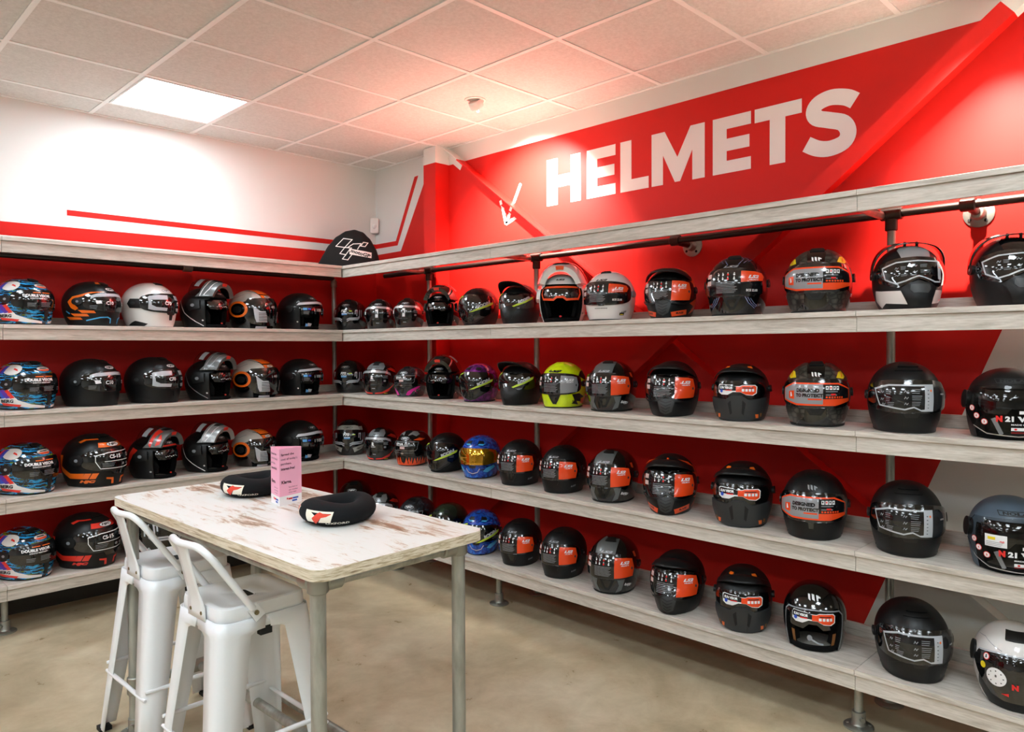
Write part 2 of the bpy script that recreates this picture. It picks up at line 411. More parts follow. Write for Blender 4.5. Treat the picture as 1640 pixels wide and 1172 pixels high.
# pipe frames
def floor_flange(m, x, y, z=0., r=.056):
    m.lathe((x, y, z), [(r, 0), (r, .006), (r*.9, .010), (.030, .012), (.026, .018), (.0255, .062), (.020, .064)], FITTING)
    m.lathe((x+.018, y+.018, z+.04), [(.009, 0), (.009, .012), (.004, .0121)], FITTING, (1, 1, 0), 12)
    for a in range(4):
        an = a*math.pi/2+.4; m.lathe((x+math.cos(an)*r*.72, y+math.sin(an)*r*.72, z+.009), [(.006, 0), (.006, .004), (.003, .0045)], STEEL, (0, 0, 1), 8)
PR = .0168
def collar(m, c, axis, r=.025, h=.05, FITTING=FITTING):
    ax = Vector(axis); m.lathe(Vector(c)-ax*h/2, [(r*.86, 0), (r, .004), (r, h-.004), (r*.86, h)], FITTING, axis, 18)
def pipe_frame_right():
    t = thing('pipe_frame', 'galvanised pipe frame carrying the shelves on the right wall', 'pipe frame', (0, 0, 0))
    X, ZR = .165, 2.045
    m = MB(); m.cyl((X, .35, ZR), (X, 5.5, ZR), PR, RAILM); m.build('rail', t, 40)
    for y in (.88, 1.91, 3.92):
        m = MB(); m.cyl((X, y, .0), (X, y, ZR), PR, STEEL); m.build('post', t, 40)
        m = MB(); collar(m, (X, y, ZR), (0, 1, 0), .026, .085, RAILM); collar(m, (X, y, ZR-.045), (0, 0, 1), .025, .05, RAILM); m.build('tee_fitting', t, 40)
        m = MB(); floor_flange(m, X, y); m.build('floor_flange', t, 40)
        for k in range(5):
            z = SZ[k]-SLAB-PR-.004
            m = MB(); m.cyl((X, y-.034, z), (D1-.045, y-.034, z), PR, STEEL, 12); m.build('bracket_arm', t, 40)
    for y in (.86, 1.868, 3.90):
        m = MB(); m.cyl((.452, y, .0), (.452, y, SZ[4]-SLAB-.002), PR, STEEL); m.build('front_foot', t, 40)
        m = MB(); floor_flange(m, .452, y); m.build('floor_flange', t, 40)
    for y in (2.885, 4.198):
        m = MB(); m.cyl((.0, y, ZR-.012), (X, y, ZR-.006), PR, RAILM); m.build('wall_stub', t, 40)
        m = MB(); m.lathe((.0005, y, ZR-.012), [(.057, 0), (.057, .006), (.05, .009), (.03, .012), (.026, .05), (.02, .052)], FITTING, (1, 0, 0))
        for a in range(4):
            an = a*math.pi/2+.7; m.lathe((.008, y+math.cos(an)*.041, ZR-.012+math.sin(an)*.041), [(.007, 0), (.007, .004), (.003, .0045)], DARKHOLE, (1, 0, 0), 8)
        m.build('wall_flange', t, 40)
        m = MB(); collar(m, (X, y, ZR), (0, 1, 0), .026, .055, RAILM); m.build('tee_fitting', t, 40)
pipe_frame_right()
def pipe_frame_left():
    t = thing('pipe_frame', 'galvanised pipe frame carrying the shelves on the left wall', 'pipe frame', (0, 0, 0))
    Y, ZR = .042, 2.030
    m = MB(); m.cyl((.42, Y, ZR), (4.2, Y, ZR), PR, RAILM); m.build('rail', t, 40)
    m = MB(); m.cyl((.415, Y, 0), (.415, Y, ZR), PR, STEEL); m.build('post', t, 40)
    m = MB(); floor_flange(m, .415, Y, r=.040); m.build('floor_flange', t, 40)
    m = MB(); collar(m, (1.51, Y, ZR), (1, 0, 0), .025, .06); m.build('tee_fitting', t, 40)
    m = MB(); collar(m, (.415, Y, ZR-.04), (0, 0, 1), .024, .05); m.build('tee_fitting', t, 40)
    for x in (1.51, 2.592):
        m = MB(); m.cyl((x, .30, 0), (x, .30, SZ[4]-SLAB-.002), PR, STEEL); m.build('front_foot', t, 40)
        m = MB(); floor_flange(m, x, .30); m.build('floor_flange', t, 40)
pipe_frame_left()

# ================================================================== table
def rrect(w, l, r, n=6):
    P = []
    for cx, cy, a0 in ((w/2-r, l/2-r, 0), (-w/2+r, l/2-r, 90), (-w/2+r, -l/2+r, 180), (w/2-r, -l/2+r, 270)):
        for k in range(n+1):
            a = R(a0+90*k/n); P.append((cx+r*math.cos(a), cy+r*math.sin(a)))
    return P
TBL = (2.198, 2.555, R(1.55), .925)
def table():
    t = thing('bar_table', 'tall bar table with distressed white top on grey pipe legs', 'table', (TBL[0], TBL[1], 0), TBL[2])
    w, l, zt, th = .612, 1.462, TBL[3], .031
    P = rrect(w, l, .045); n = len(P)
    m = MB(); top = [(x, y, zt) for x, y in P]; bot = [(x, y, zt-th) for x, y in P]
    m.poly(top, TABLE_TOP); m.poly(bot[::-1], TABLE_EDGE)
    m.add(bot+top, [(i, (i+1) % n, n+(i+1) % n, n+i) for i in range(n)], TABLE_EDGE)
    m.build('table_top', t, 60)
    lx, ly, zb = w/2-.052, l/2-.075, zt-th
    for sx in (1, -1):
        for sy in (1, -1):
            m = MB(); m.cyl((sx*lx, sy*ly, .0), (sx*lx, sy*ly, zb-.004), .0212, STEEL, 24); o = m.build('leg', t, 40)
            m = MB(); collar(m, (sx*lx, sy*ly, zb-.026), (0, 0, 1), .029, .05)
            collar(m, (sx*(lx-.045), sy*ly, zb-.026), (1, 0, 0), .025, .05); collar(m, (sx*lx, sy*(ly-.045), zb-.026), (0, 1, 0), .025, .05)
            m.build('corner_fitting', o, 40)
            m = MB(); floor_flange(m, sx*lx, sy*ly, r=.058); m.build('floor_flange', o, 40)
    for sy in (1, -1):
        m = MB(); m.cyl((-lx, sy*ly, zb-.026), (lx, sy*ly, zb-.026), .0168, STEEL); m.build('top_rail', t, 40)
        m = MB(); m.cyl((-lx, sy*ly, .19), (lx, sy*ly, .19), .0168, STEEL)
        for sx in (1, -1): collar(m, (sx*lx, sy*ly, .19), (0, 0, 1), .028, .07)
        collar(m, (0, sy*ly, .19), (1, 0, 0), .026, .07); m.build('stretcher', t, 40)
    for sx in (1, -1):
        m = MB(); m.cyl((sx*lx, -ly, zb-.026), (sx*lx, ly, zb-.026), .0168, STEEL); m.build('top_rail', t, 40)
    m = MB(); m.cyl((-lx, -ly, .035), (-lx, ly, .035), .0168, STEEL); m.build('floor_rail', t, 40)
    m = MB(); m.cyl((0, -ly, .19), (0, ly, .19), .0168, STEEL); m.build('foot_rail', t, 40)
table()

# ================================================================== stools
def make_stool(loc, rz, label):
    t = thing('bar_stool', label, 'stool', loc, rz, 'white metal stools at the table')
    zs, hs = .665, .150
    # pressed seat
    rows = []
    for f, dz in ((0.0, .010), (.45, .011), (.80, .015), (.93, .022), (.985, .019), (1.0, .008), (1.002, -.006), (1.004, -.030)):
        P = rrect(2*hs*max(f, .02), 2*hs*max(f, .02), max(.045*max(f, .02), .0009), 5); rows.append([(x, y, zs+dz) for x, y in P])
    m = MB(); m.grid(rows, WHITE_METAL, True); m.build('seat', t, 50, solid=(.002, -1))
    m = MB(); P = rrect(.040, .085, .018, 5); m.poly([(x, y, zs+.0125) for x, y in P], DARKHOLE)
    ring = [[(x*k, y*k, zs+h) for x, y in P] for k, h in ((1.0, .0128), (1.12, .0150), (1.24, .0118))]; m.grid(ring, WHITE_METAL, True); m.build('handle_slot', t, 60)
    # apron and legs
    m = MB(); P0 = rrect(2*hs+.006, 2*hs+.006, .045, 5); P1 = rrect(2*hs+.012, 2*hs+.012, .047, 5)
    m.grid([[(x, y, zs-.020) for x, y in P0], [(x, y, zs-.055) for x, y in P1]], WHITE_METAL, True); m.build('apron', t, 50, solid=(.002, -1))
    def half(z): return hs+.004+(zs-z)/zs*.068
    for sx in (1, -1):
        for sy in (1, -1):
            rows = []
            for z in (zs-.021, zs-.060, zs-.0615, zs-.065, zs-.072, zs-.10, .42, .22, .012):
                k = half(z); w = .150 if z > zs-.0605 else .066+(z/zs)*.040
                if zs-.0625 < z < zs-.0605: w = .126
                if zs-.067 < z < zs-.0625: w = .114
                w = min(w, k); r = .034; row = []
                if sx*sy < 0: sg = -1
                else: sg = 1
                row.append((k-w, k)); row.append((k-w*.5, k))
                for q in range(6):
                    a = R(90-90*q/5); row.append((k-r+r*math.cos(a), k-r+r*math.sin(a)))
                row.append((k, k-w*.5)); row.append((k, k-w))
                rows.append([(sx*x, sy*y, z) for x, y in row])
            m = MB(); m.grid(rows, WHITE_METAL); o = m.build('leg', t, 50, solid=(.003, 0))
            m = MB(); k = half(0); m.box((sx*(k-.04), sy*(k-.04), 0), (sx*(k+.003), sy*(k+.003), .016), RUBBER); m.build('rubber_foot', o)
    zf = .235; k = half(zf)-.004; kk = k-.07
    for ax in (0, 1):
        for s in (1, -1):
            zz = zf if ax else zf+.03
            m = MB(); pts = [(-k, s*k), (-k+.04, s*k), (0, s*(k-.002)), (k-.04, s*k), (k, s*k)]
            pp = [((x, y) if ax == 0 else (y, x)) for x, y in pts]
            m.tube([(x, y, zz) for x, y in pp], [.006, .008, .0085, .008, .006], WHITE_METAL, 10); m.build('footrest_bar', t, 60)
    for s in (1, -1):
        m = MB(); m.box((-.02, s*(hs-.012)-.012, zs-.086), (.02, s*(hs-.012)+.012, zs-.056), RUBBER); m.build('stacking_bumper', t)
    # low backrest: bent tube, centre slat, bolted end tabs
    zt = .893; xb = .196
    half_path = [(.052, hs+.012, zs+.012), (.075, hs+.012, zs+.045), (.120, hs+.006, zs+.110), (.164, hs-.010, zs+.178), (.184, hs-.030, zs+.207), (xb, hs-.062, zt-.006), (xb+.010, hs-.105, zt-.004), (xb+.016, 0, zt-.004)]
    path = half_path+[(x, -y, z) for x, y, z in half_path[-2::-1]]
    sm = []
    for i in range(len(path)-1):
        p0, p1, p2, p3 = [Vector(path[j]) for j in (max(i-1, 0), i, i+1, min(i+2, len(path)-1))]
        for s_ in range(4):
            u = s_/4; sm.append(.5*((2*p1)+(-p0+p2)*u+(2*p0-5*p1+4*p2-p3)*u*u+(-p0+3*p1-3*p2+p3)*u**3))
    sm.append(Vector(path[-1]))
    m = MB(); m.tube(sm, .0115, WHITE_METAL, 14); bo = m.build('backrest_tube', t, 60)
    for s in (1, -1):
        m = MB(); y = s*(hs+.009)
        c = Vector((.040, y, zs-.003)); d = Vector((-.56, 0, -.83)); n = Vector((.83, 0, -.56))
        m.prism([c+d*.024+n*.019, c+d*.024-n*.019, c-d*.028-n*.017, c-d*.028+n*.017], (0, s*.004, 0), WHITE_METAL); o = m.build('end_tab', bo)
        m = MB(); m.lathe((.040, y+s*.004, zs-.003), [(.008, 0), (.008, .003), (.004, .0031), (.004, .006), (.002, .0062)], BOLT, (0, s, 0), 14); m.build('bolt', o, 40)
    rows = []
    for i in range(13):
        u = i/12; z = zs-.028+(zt-zs+.022)*u
        x = hs+.009+(.050*max(0, (u-.22)/.78)**1.15)+.004*math.sin(u*math.pi)
        w = .062 if u < .16 else (.062-(.062-.044)*min(1, (u-.16)/.22))
        if u > .8: w = .044+.004*(u-.8)/.2
        rows.append([(x-.0, w*q, z) for q in (-1, -.5, 0, .5, 1)])
    m = MB(); m.grid(rows, WHITE_METAL); sl = m.build('back_slat', t, 60, solid=(.003, 0))
    for s in (1, -1):
        m = MB(); m.lathe((hs+.011, s*.038, zs-.004), [(.006, 0), (.006, .003), (.003, .0045)], BOLT, (1, 0, 0), 12); m.build('bolt', sl, 40)
    return t
make_stool((2.345, 2.590, 0), R(1.5), 'white metal bar stool with low back, in front, nearer the camera')
make_stool((2.337, 1.985, 0), R(1.5), 'white metal bar stool with low back, behind, next to the left shelves')

# ================================================================== things on the table
BLACK_FAB = mat('black_jersey', '#17181a', .95, spec=.2)
CREAM = mat('cream_print', '#efe9d8', .6); REDPR = mat('orange_red_print', '#e0432c', .6)
def donut(x, y, rz, label):
    t = thing('helmet_ring_cushion', label, 'cushion', (x, y, TBL[3]), rz, 'helmet ring cushions')
    def S(th, ps, off=0.):
        a, bz = .043+.006*math.cos(th), .036; R0 = .090
        wob = 1+.03*math.sin(3*th+.5); r = R0+(a+off)*math.cos(ps)
        return Vector((r*math.cos(th)*wob, r*math.sin(th)*.94*wob, bz+.0005+(bz+off)*math.sin(ps)*(1 if math.sin(ps) > 0 else .98)+.006*math.cos(th*2+1)*max(0, math.sin(ps))))
    m = MB(); m.grid([[S(2*math.pi*i/64, 2*math.pi*j/20) for j in range(20)] for i in range(65)], BLACK_FAB, True); c = m.build('cushion', t, 180)
    m = MB()
    def patch(poly, mt, off):   # poly in degrees: (theta to the viewer's right, up)
        tri, P = subdiv2(poly, 5.)
        m.add([S(R(q[0]), R(q[1]), off) for q in P], tri, mt)
    patch([(-26, -30), (14, -30), (19, 28), (-28, 28)], CREAM, .0008)
    patch([(-12, -30), (-1, -8), (-16, 20), (16, 18), (8, 4), (2, 2), (-4, -30)], BLACK_FAB, .0012)
    patch([(-14, -6), (-5, 16), (-1, 24), (4, 18), (16, 16), (9, 4), (1, -2), (-5, -26), (-10, -42)], REDPR, .0016)
    P, T = text_tris('OXFORD', .02)
    P2 = [(24+x*6.2, -34+yv*14) for x, yv in P]; tri, P2 = subdiv_tris(P2, T, 5.)
    m.add([S(R(q[0]), R(q[1]), .0014) for q in P2], tri, CREAM)
    m.build('printed_logo', t, 180); m = MB()
    patch([(-78, -20), (-58, -20), (-54, 30), (-76, 34)], CREAM, .0008); patch([(-74, 2), (-60, 6), (-58, 30), (-72, 34)], REDPR, .0012)
    m.build('side_print', t, 180)
    return t
def subdiv2(poly, lim):
    P = [Vector((p[0], p[1], 0)) for p in poly]; T = tessellate_polygon([P]); V = [(p.x, p.y) for p in P]; out = []
    for a, b, c in T:
        A, B, C = V[a], V[b], V[c]
        if (B[0]-A[0])*(C[1]-A[1])-(B[1]-A[1])*(C[0]-A[0]) < 0: a, b = b, a
        out.append((a, b, c))
    return subdiv_tris(V, out, lim)
def subdiv_tris(V, T, lim):
    V = list(V); T = list(T)
    for _ in range(8):
        mid = {}; out = []; ch = False
        def md(a, b):
            k = (min(a, b), max(a, b))
            if k in mid: return mid[k]
            A, B = V[a], V[b]
            if (A[0]-B[0])**2+(A[1]-B[1])**2 > lim*lim:
                V.append(((A[0]+B[0])/2, (A[1]+B[1])/2)); mid[k] = len(V)-1
            else: mid[k] = -1
            return mid[k]
        for a, b, c in T:
            x, y, z = md(a, b), md(b, c), md(c, a); n = (x >= 0)+(y >= 0)+(z >= 0)
            if n == 0: out.append((a, b, c)); continue
            ch = True
            if n == 3: out += [(a, x, z), (x, b, y), (z, y, c), (x, y, z)]
            else:
                while True:     # rotate so that edge ab is split (n=1) or ab and bc are split (n=2)
                    if n == 1 and x >= 0: break
                    if n == 2 and x >= 0 and y >= 0: break
                    a, b, c, x, y, z = b, c, a, y, z, x
                if n == 1: out += [(a, x, c), (x, b, c)]
                else: out += [(x, b, y), (a, x, y), (a, y, c)]
        T = out
        if not ch: break
    return T, V
donut(2.118, 2.815, R(34), 'black ring cushion with red bird print, nearer the table corner')
donut(2.098, 2.170, R(30), 'black ring cushion with red bird print, left behind the pink card')
def card():
    t = thing('table_card', 'pink three-sided folded card stand on the white table', 'card stand', (2.118, 2.446, TBL[3]))
    A, B, C = Vector((2.140-2.118, 2.388-2.446, 0)), Vector((2.160-2.118, 2.489-2.446, 0)), Vector((2.056-2.118, 2.462-2.446, 0)); h = .208
    PINK = mat('pink_card', '#f7b3cc', .45); WHC = mat('white_card', '#f4f1f2', .5); INK = mat('dark_plum_ink', '#3a1420', .6); BL = mat('blue_print', '#2a56b8', .6); RD = mat('red_print', '#d8232f', .6)
    m = MB(); up = Vector((0, 0, h)); lo = Vector((0, 0, .034))
    for P, Q in ((A, B), (B, C), (C, A)):
        m.poly([P+lo, Q+lo, Q+up, P+up], PINK); m.poly([P, Q, Q+lo, P+lo], WHC)
    m.build('card', t, solid=(.0012, -1))
    m = MB()
    for P, Q in ((A, B), (B, C)):
        r = (Q-P).normalized(); w = (Q-P).length; n = Vector((r.y, -r.x, 0)).normalized(); o = P+n*.0008
        U = Vector((0, 0, 1))
        def line(txt, x, z, hh, mt=INK, wd=None, b=.0):
            Pp, T = text_tris(txt, b); ww = (max(p[0] for p in Pp)-min(p[0] for p in Pp))*hh
            flat_text(m, txt, mt, o+r*(x+(wd or ww)/2)+U*z, r, U, hh, wd, b)
        line('Spread the', .008, .185, .0105, wd=.062, b=.02); line('cost of today\u2019s', .008, .168, .0105, wd=.078); line('purchase,', .008, .151, .0105, wd=.050); line('interest-free!', .008, .134, .0105, wd=.066, b=.02)
        line('Klarna.', .010, .085, .012, wd=.048, b=.03)
        line('Scan here or', .044, .064, .005, wd=.042); line('ask a member', .044, .054, .005, wd=.044); line('of our team', .044, .045, .005, wd=.036)
        for (a, b, z0, mt) in ((.034, .040, .020, RD), (.042, .062, .018, RD), (.063, .090, .018, BL), (.060, .084, .009, BL)):
            q = o+r*a; q2 = o+r*b; m.poly([q+U*z0, q2+U*z0, q2+U*(z0+.006), q+U*(z0+.006)], mt)
    m.build('printing', t)
card()

# ================================================================== bag on the top shelf, wall sensor
def bag():
    t = thing('drawstring_bag', 'black drawstring helmet bag with white chequered logo on the top corner shelf', 'bag', (.432, .266, SZ[0]))
    r, f = Vector((-.7071, .7071, 0)), Vector((.7071, .7071, 0))
    prof = [(-.232, .02), (-.215, .045), (-.185, .10), (-.14, .175), (-.08, .240), (-.01, .280), (.05, .290), (.11, .272), (.16, .225), (.205, .150), (.226, .085), (.232, .03)]
    def hz(u):
        for i in range(len(prof)-1):
            (a, p), (b, q) = prof[i], prof[i+1]
            if a <= u <= b:
                s = (u-a)/(b-a); s = s*s*(3-2*s)*.35+s*.65; return p+(q-p)*s
        return .02
    def dp(u): return .100*max(.12, 1-abs((u-.03)/.27)**2.6)
    def S(u, ps):
        wr = 1+.02*math.sin(u*60)*math.sin(ps*3)
        return r*u+f*(dp(u)*math.cos(ps)*wr)+Vector((0, 0, .001+hz(u)*max(math.sin(ps), 0)**.75))
    CL = mat('black_bag_cloth', '#191818', .85, spec=.3)
    us = [-.232+.464*i/40 for i in range(41)]
    m = MB(); m.grid([[S(u, math.pi*j/18) for j in range(19)] for u in us], CL); n = len(m.v)
    m.poly([S(u, 0) for u in us]+[S(u, math.pi) for u in us[::-1]], CL); m.build('bag_body', t, 70)
    WP = mat('white_bag_print', '#ece9e4', .6); m = MB()
    def on(x, y, off=.0015):
        u = (x-365)*.00089; z = (1040-y)*.00089; ps = math.asin(min(1, (z/hz(u))**(1/.75))); return S(u, ps)+f*off
    def stroke(pts, w=3.2, off=.0015):
        for (x0, y0), (x1, y1) in zip(pts, pts[1:]):
            d = Vector((x1-x0, y1-y0)).normalized(); nx, ny = -d.y*w, d.x*w; k = 6
            rows = [[on(x0-d.x*w+(x1-x0+2*d.x*w)*i/k+sg*nx, y0-d.y*w+(y1-y0+2*d.y*w)*i/k+sg*ny, off) for i in range(k+1)] for sg in (-1, 1)]; m.grid(rows, WP)
    stroke([(287, 862), (347, 798), (420, 809), (362, 874), (287, 862)]); stroke([(362, 874), (418, 880), (384, 876), (430, 845), (492, 842), (466, 888)])
    stroke([(490, 862), (510, 830), (543, 834), (524, 866), (490, 862)]); stroke([(362, 874), (322, 924), (372, 934), (405, 888)]); stroke([(372, 934), (344, 968), (388, 976), (420, 935)])
    m.build('printed_logo', t); m = MB()
    P, T = text_tris('motoGP', .035, .3)
    for k, mt, off in ((1.22, WP, .0016), (1.0, CL, .0022)):
        if mt is WP:
            rows = [[on(402+172*i/10, 884+i*3+dy, .0016) for i in range(11)] for dy in (46, 0)]; m.grid(rows, WP)
        else:
            m.add([on(488+x*34, 922+x*10-y*32, off) for x, y in P], T, mt)
    m.build('printed_name', t)
    m = MB(); m.tube([S(-.23, 1.2)+Vector((0, 0, .0)), S(-.231, 1.)+r*-.012+f*.02+Vector((0, 0, .012)), r*-.258+f*.035+Vector((0, 0, .004)), r*-.245+f*.05+Vector((0, 0, .004))], .0035, CL, 8); m.build('drawstring', t, 60)
    m = MB(); b = r*-.262+f*.03; m.prism([b+Vector((0, 0, .002)), b+r*.016+Vector((0, 0, .002)), b+r*.012+Vector((0, 0, .026)), b+r*-.002+Vector((0, 0, .024))], f*.003, mat('blue_tag', '#2f6fd0', .5)); m.build('tag', t)
bag()
def sensor():
    t = thing('motion_sensor', 'small white alarm sensor mounted high in the room corner', 'sensor', (.031, .031, 2.475), R(45))
    pl = mat('white_plastic', '#e6dfda', .4)
    m = MB(); P = rrect(.064, .122, .012, 4)
    m.prism([(-.022, y, z) for y, z in P], (.040, 0, 0), pl); m.build('housing', t, 40, bevel=.004)
    m = MB(); m.grid([[(.018+.010*math.sin(a), .016*math.cos(a)*math.cos(b)*1., -.008+.020*math.cos(a)*math.sin(b)) for b in [2*math.pi*j/16 for j in range(16)]] for a in [math.pi/2*i/5 for i in range(6)]], mat('lens_plastic', '#efe9e6', .2), True); m.build('lens', t, 180)
sensor()

# ================================================================== helmets
A0 = R(58)
SHAPES = {
 'full': dict(F=.162, B=.165, W=.130, zc=.132, Ht=.138, kf=.10, kb=.26, kw=.20, ch=.0, n=2.25),
 'adv': dict(F=.158, B=.165, W=.130, zc=.135, Ht=.140, kf=.02, kb=.26, kw=.24, ch=.036, n=2.25),
 'jet': dict(F=.150, B=.160, W=.130, zc=.128, Ht=.134, kf=.10, kb=.22, kw=.14, ch=.0, n=2.25),
 'shield': dict(F=.168, B=.160, W=.130, zc=.132, Ht=.135, kf=.16, kb=.26, kw=.24, ch=.012, n=2.1),
}
def surf(T, ph, al):
    c, s = math.cos(ph), math.sin(ph)
    if al >= 0:
        z = T['zc']+T['Ht']*math.sin(al); tf = tb = tw = max(math.cos(al), 0.)**.93; t = 0
    else:
        t = min(1, -al/A0); z = T['zc']*(1-t); q = t*t
        tf, tb, tw = 1-T['kf']*q, 1-T['kb']*q, 1-T['kw']*q
    m = 2/T['n']
    x = (T['F']*tf if c > 0 else T['B']*tb)*abs(c)**m*(1 if c > 0 else -1)
    y = T['W']*tw*abs(s)**m*(1 if s > 0 else -1)
    if al < 0 and c > 0: x += T['ch']*math.sin(min(t*1.15, 1)*math.pi*.62)*c**5
    return Vector((x, y, z))
def surfn(T, ph, al):
    e = .02
    al2 = min(al, R(88))
    dp = surf(T, ph+e, al2)-surf(T, ph-e, al2); da = surf(T, ph, al2+e)-surf(T, ph, al2-e)
    if al2 > R(86): return Vector((0, 0, 1))
    n = dp.cross(da)
    return n.normalized() if n.length > 1e-9 else Vector((0, 0, 1))
BLK_M = mat('matt_black_shell', '#111112', .40, spec=.35)
BLK_G = mat('gloss_black_shell', '#070708', .12, coat=.8)
LINING = mat('black_lining', '#090909', .9, spec=.15)
TRIM = mat('black_plastic_trim', '#0c0c0c', .45)
VISOR = mat('dark_glossy_visor', '#070708', .06, coat=1.)
LAB_K = mat('black_label_film', '#131315', .12, coat=.6)
LAB_G = mat('grey_label_film', '#8f8f93', .22, coat=.5)
LAB_L = mat('light_grey_label_film', '#b4b8be', .25, coat=.4)
LAB_W = mat('white_label_print', '#e9e9ea', .35)
LAB_O = mat('orange_red_label_film', '#ee4a1c', .25, coat=.3)
LAB_R = mat('red_label_print', '#e02424', .35)
LAB_B = mat('blue_label_print', '#5aa0d8', .35)
LIME = mat('lime_strap_print', '#b9d23a', .4)
CHROME = mat('bright_metal', '#c8c8c8', .18, 1.)
def clear_visor_mat():
    m = bpy.data.materials.new('clear_visor'); m.use_nodes = True; N, L = m.node_tree.nodes, m.node_tree.links
    b = N['Principled BSDF']; b.inputs['Base Color'].default_value = lin('#0c0c0c'); b.inputs['Roughness'].default_value = .04; b.inputs['Coat Weight'].default_value = 1
    tr = N.new('ShaderNodeBsdfTransparent'); tr.inputs[0].default_value = (.86, .85, .84, 1); mx = N.new('ShaderNodeMixShader'); mx.inputs[0].default_value = .22
    L.new(tr.outputs[0], mx.inputs[1]); L.new(b.outputs[0], mx.inputs[2]); L.new(mx.outputs[0], N['Material Output'].inputs['Surface'])
    return m
CLEAR = clear_visor_mat()
def streak_mat():
    m = mat('blue_streak_graphic', rough=.15, coat=.7); N, L, b = nodes(m)
    n = noise_chain(N, L, 13, (1.1, 1.5, 9), 4, .65, .7); n2 = noise_chain(N, L, 8, (1, 1, 8), 3, .6, .6)
    r = ramp(N, [(.0, '#0c0d10'), (.50, '#0c0d10'), (.515, '#1a8fd0'), (.58, '#3fb4ec'), (.63, '#0c0d10')], 'CONSTANT')
    r2 = ramp(N, [(.0, '#000000'), (.60, '#000000'), (.63, '#ffffff')])
    L.new(n.outputs['Fac'], r.inputs[0]); L.new(n2.outputs['Fac'], r2.inputs[0])
    L.new(mixc(N, L, r2.outputs[0], r.outputs[0], '#6f8f2a'), b.inputs['Base Color']); return m
STREAK = streak_mat()
def scale_mat():
    m = mat('snake_scale_graphic', rough=.3, coat=.4); N, L, b = nodes(m)
    tc = N.new('ShaderNodeTexCoord'); mp = N.new('ShaderNodeMapping'); mp.inputs['Scale'].default_value = (1, 1, 1.5)
    v = N.new('ShaderNodeTexVoronoi'); v.feature = 'DISTANCE_TO_EDGE'; v.inputs['Scale'].default_value = 34; v.inputs['Randomness'].default_value = .55
    L.new(tc.outputs['Object'], mp.inputs[0]); L.new(mp.outputs[0], v.inputs['Vector'])
    r = ramp(N, [(.0, '#111110'), (.06, '#151513'), (.12, '#34332e'), (.5, '#55534b')]); L.new(v.outputs['Distance'], r.inputs[0]); L.new(r.outputs[0], b.inputs['Base Color']); return m
SCALES = scale_mat()
def blot_mat(name, a, b_, c, scale, vs=(1, 1, 1), rough=.25, coat=.6, dist=1.5):
    m = mat(name, rough=rough, coat=coat); N, L, b = nodes(m)
    n = noise_chain(N, L, scale, vs, 5, .65, dist)
    r = ramp(N, [(.36, a), (.5, b_), (.62, c)]); L.new(n.outputs['Fac'], r.inputs[0]); L.new(r.outputs[0], b.inputs['Base Color']); return m
BLUEDR = blot_mat('blue_swirl_graphic', '#04102e', '#0d46b4', '#1c7be0', 16)
PURPLE = blot_mat('purple_swirl_graphic', '#1c0a20', '#6a1f6e', '#8e3a94', 14)
CAMO = blot_mat('dark_green_camouflage', '#0d120c', '#1f2a1c', '#33402b', 12, dist=.6)
SMOKE = blot_mat('dark_grey_splatter', '#16171a', '#24262b', '#3a3d44', 18)
NEON = blot_mat('neon_yellow_graphic', '#c8e010', '#d4ec14', '#dcf018', 8)
GREYSH = mat('satin_grey_shell', '#5d605f', .35, coat=.3)
SILV = mat('satin_silver_shell', '#9a9b9c', .32, .3, coat=.4)
WHITE_G = mat('gloss_white_shell', '#e6e2de', .15, coat=.7)
ORANGE = mat('orange_graphic', '#ee6c14', .3, coat=.4)
ORANGER = mat('hot_orange_graphic', '#f0501a', .3, coat=.4)
REDG = mat('red_graphic', '#e03020', .3, coat=.4)
CYAN = mat('light_blue_graphic', '#3aa7e0', .3, coat=.4)
BLUEG = mat('royal_blue_graphic', '#2a50c0', .3, coat=.4)
VIOLET = mat('violet_graphic', '#5a2a9a', .3, coat=.4)
PINKG = mat('magenta_graphic', '#d81a9a', .3, coat=.4)
GOLD = mat('gold_mirror_visor', '#d8a018', .08, .9, coat=1.)
YEL = mat('yellow_graphic', '#e8d020', .3, coat=.3)
IRID = mat('iridescent_line', '#9fa8d8', .2, .7)
GREYP = mat('grey_plastic', '#2c2d2e', .5)
GREYM = mat('grey_graphic', '#8a8d92', .35, coat=.3)
BLUEGREY = mat('slate_blue_shell', '#4d5b68', .42, spec=.4)
REDSTRAP = mat('red_strap', '#c8202a', .7)
BROWN = mat('tan_leather', '#8a5a2c', .6)

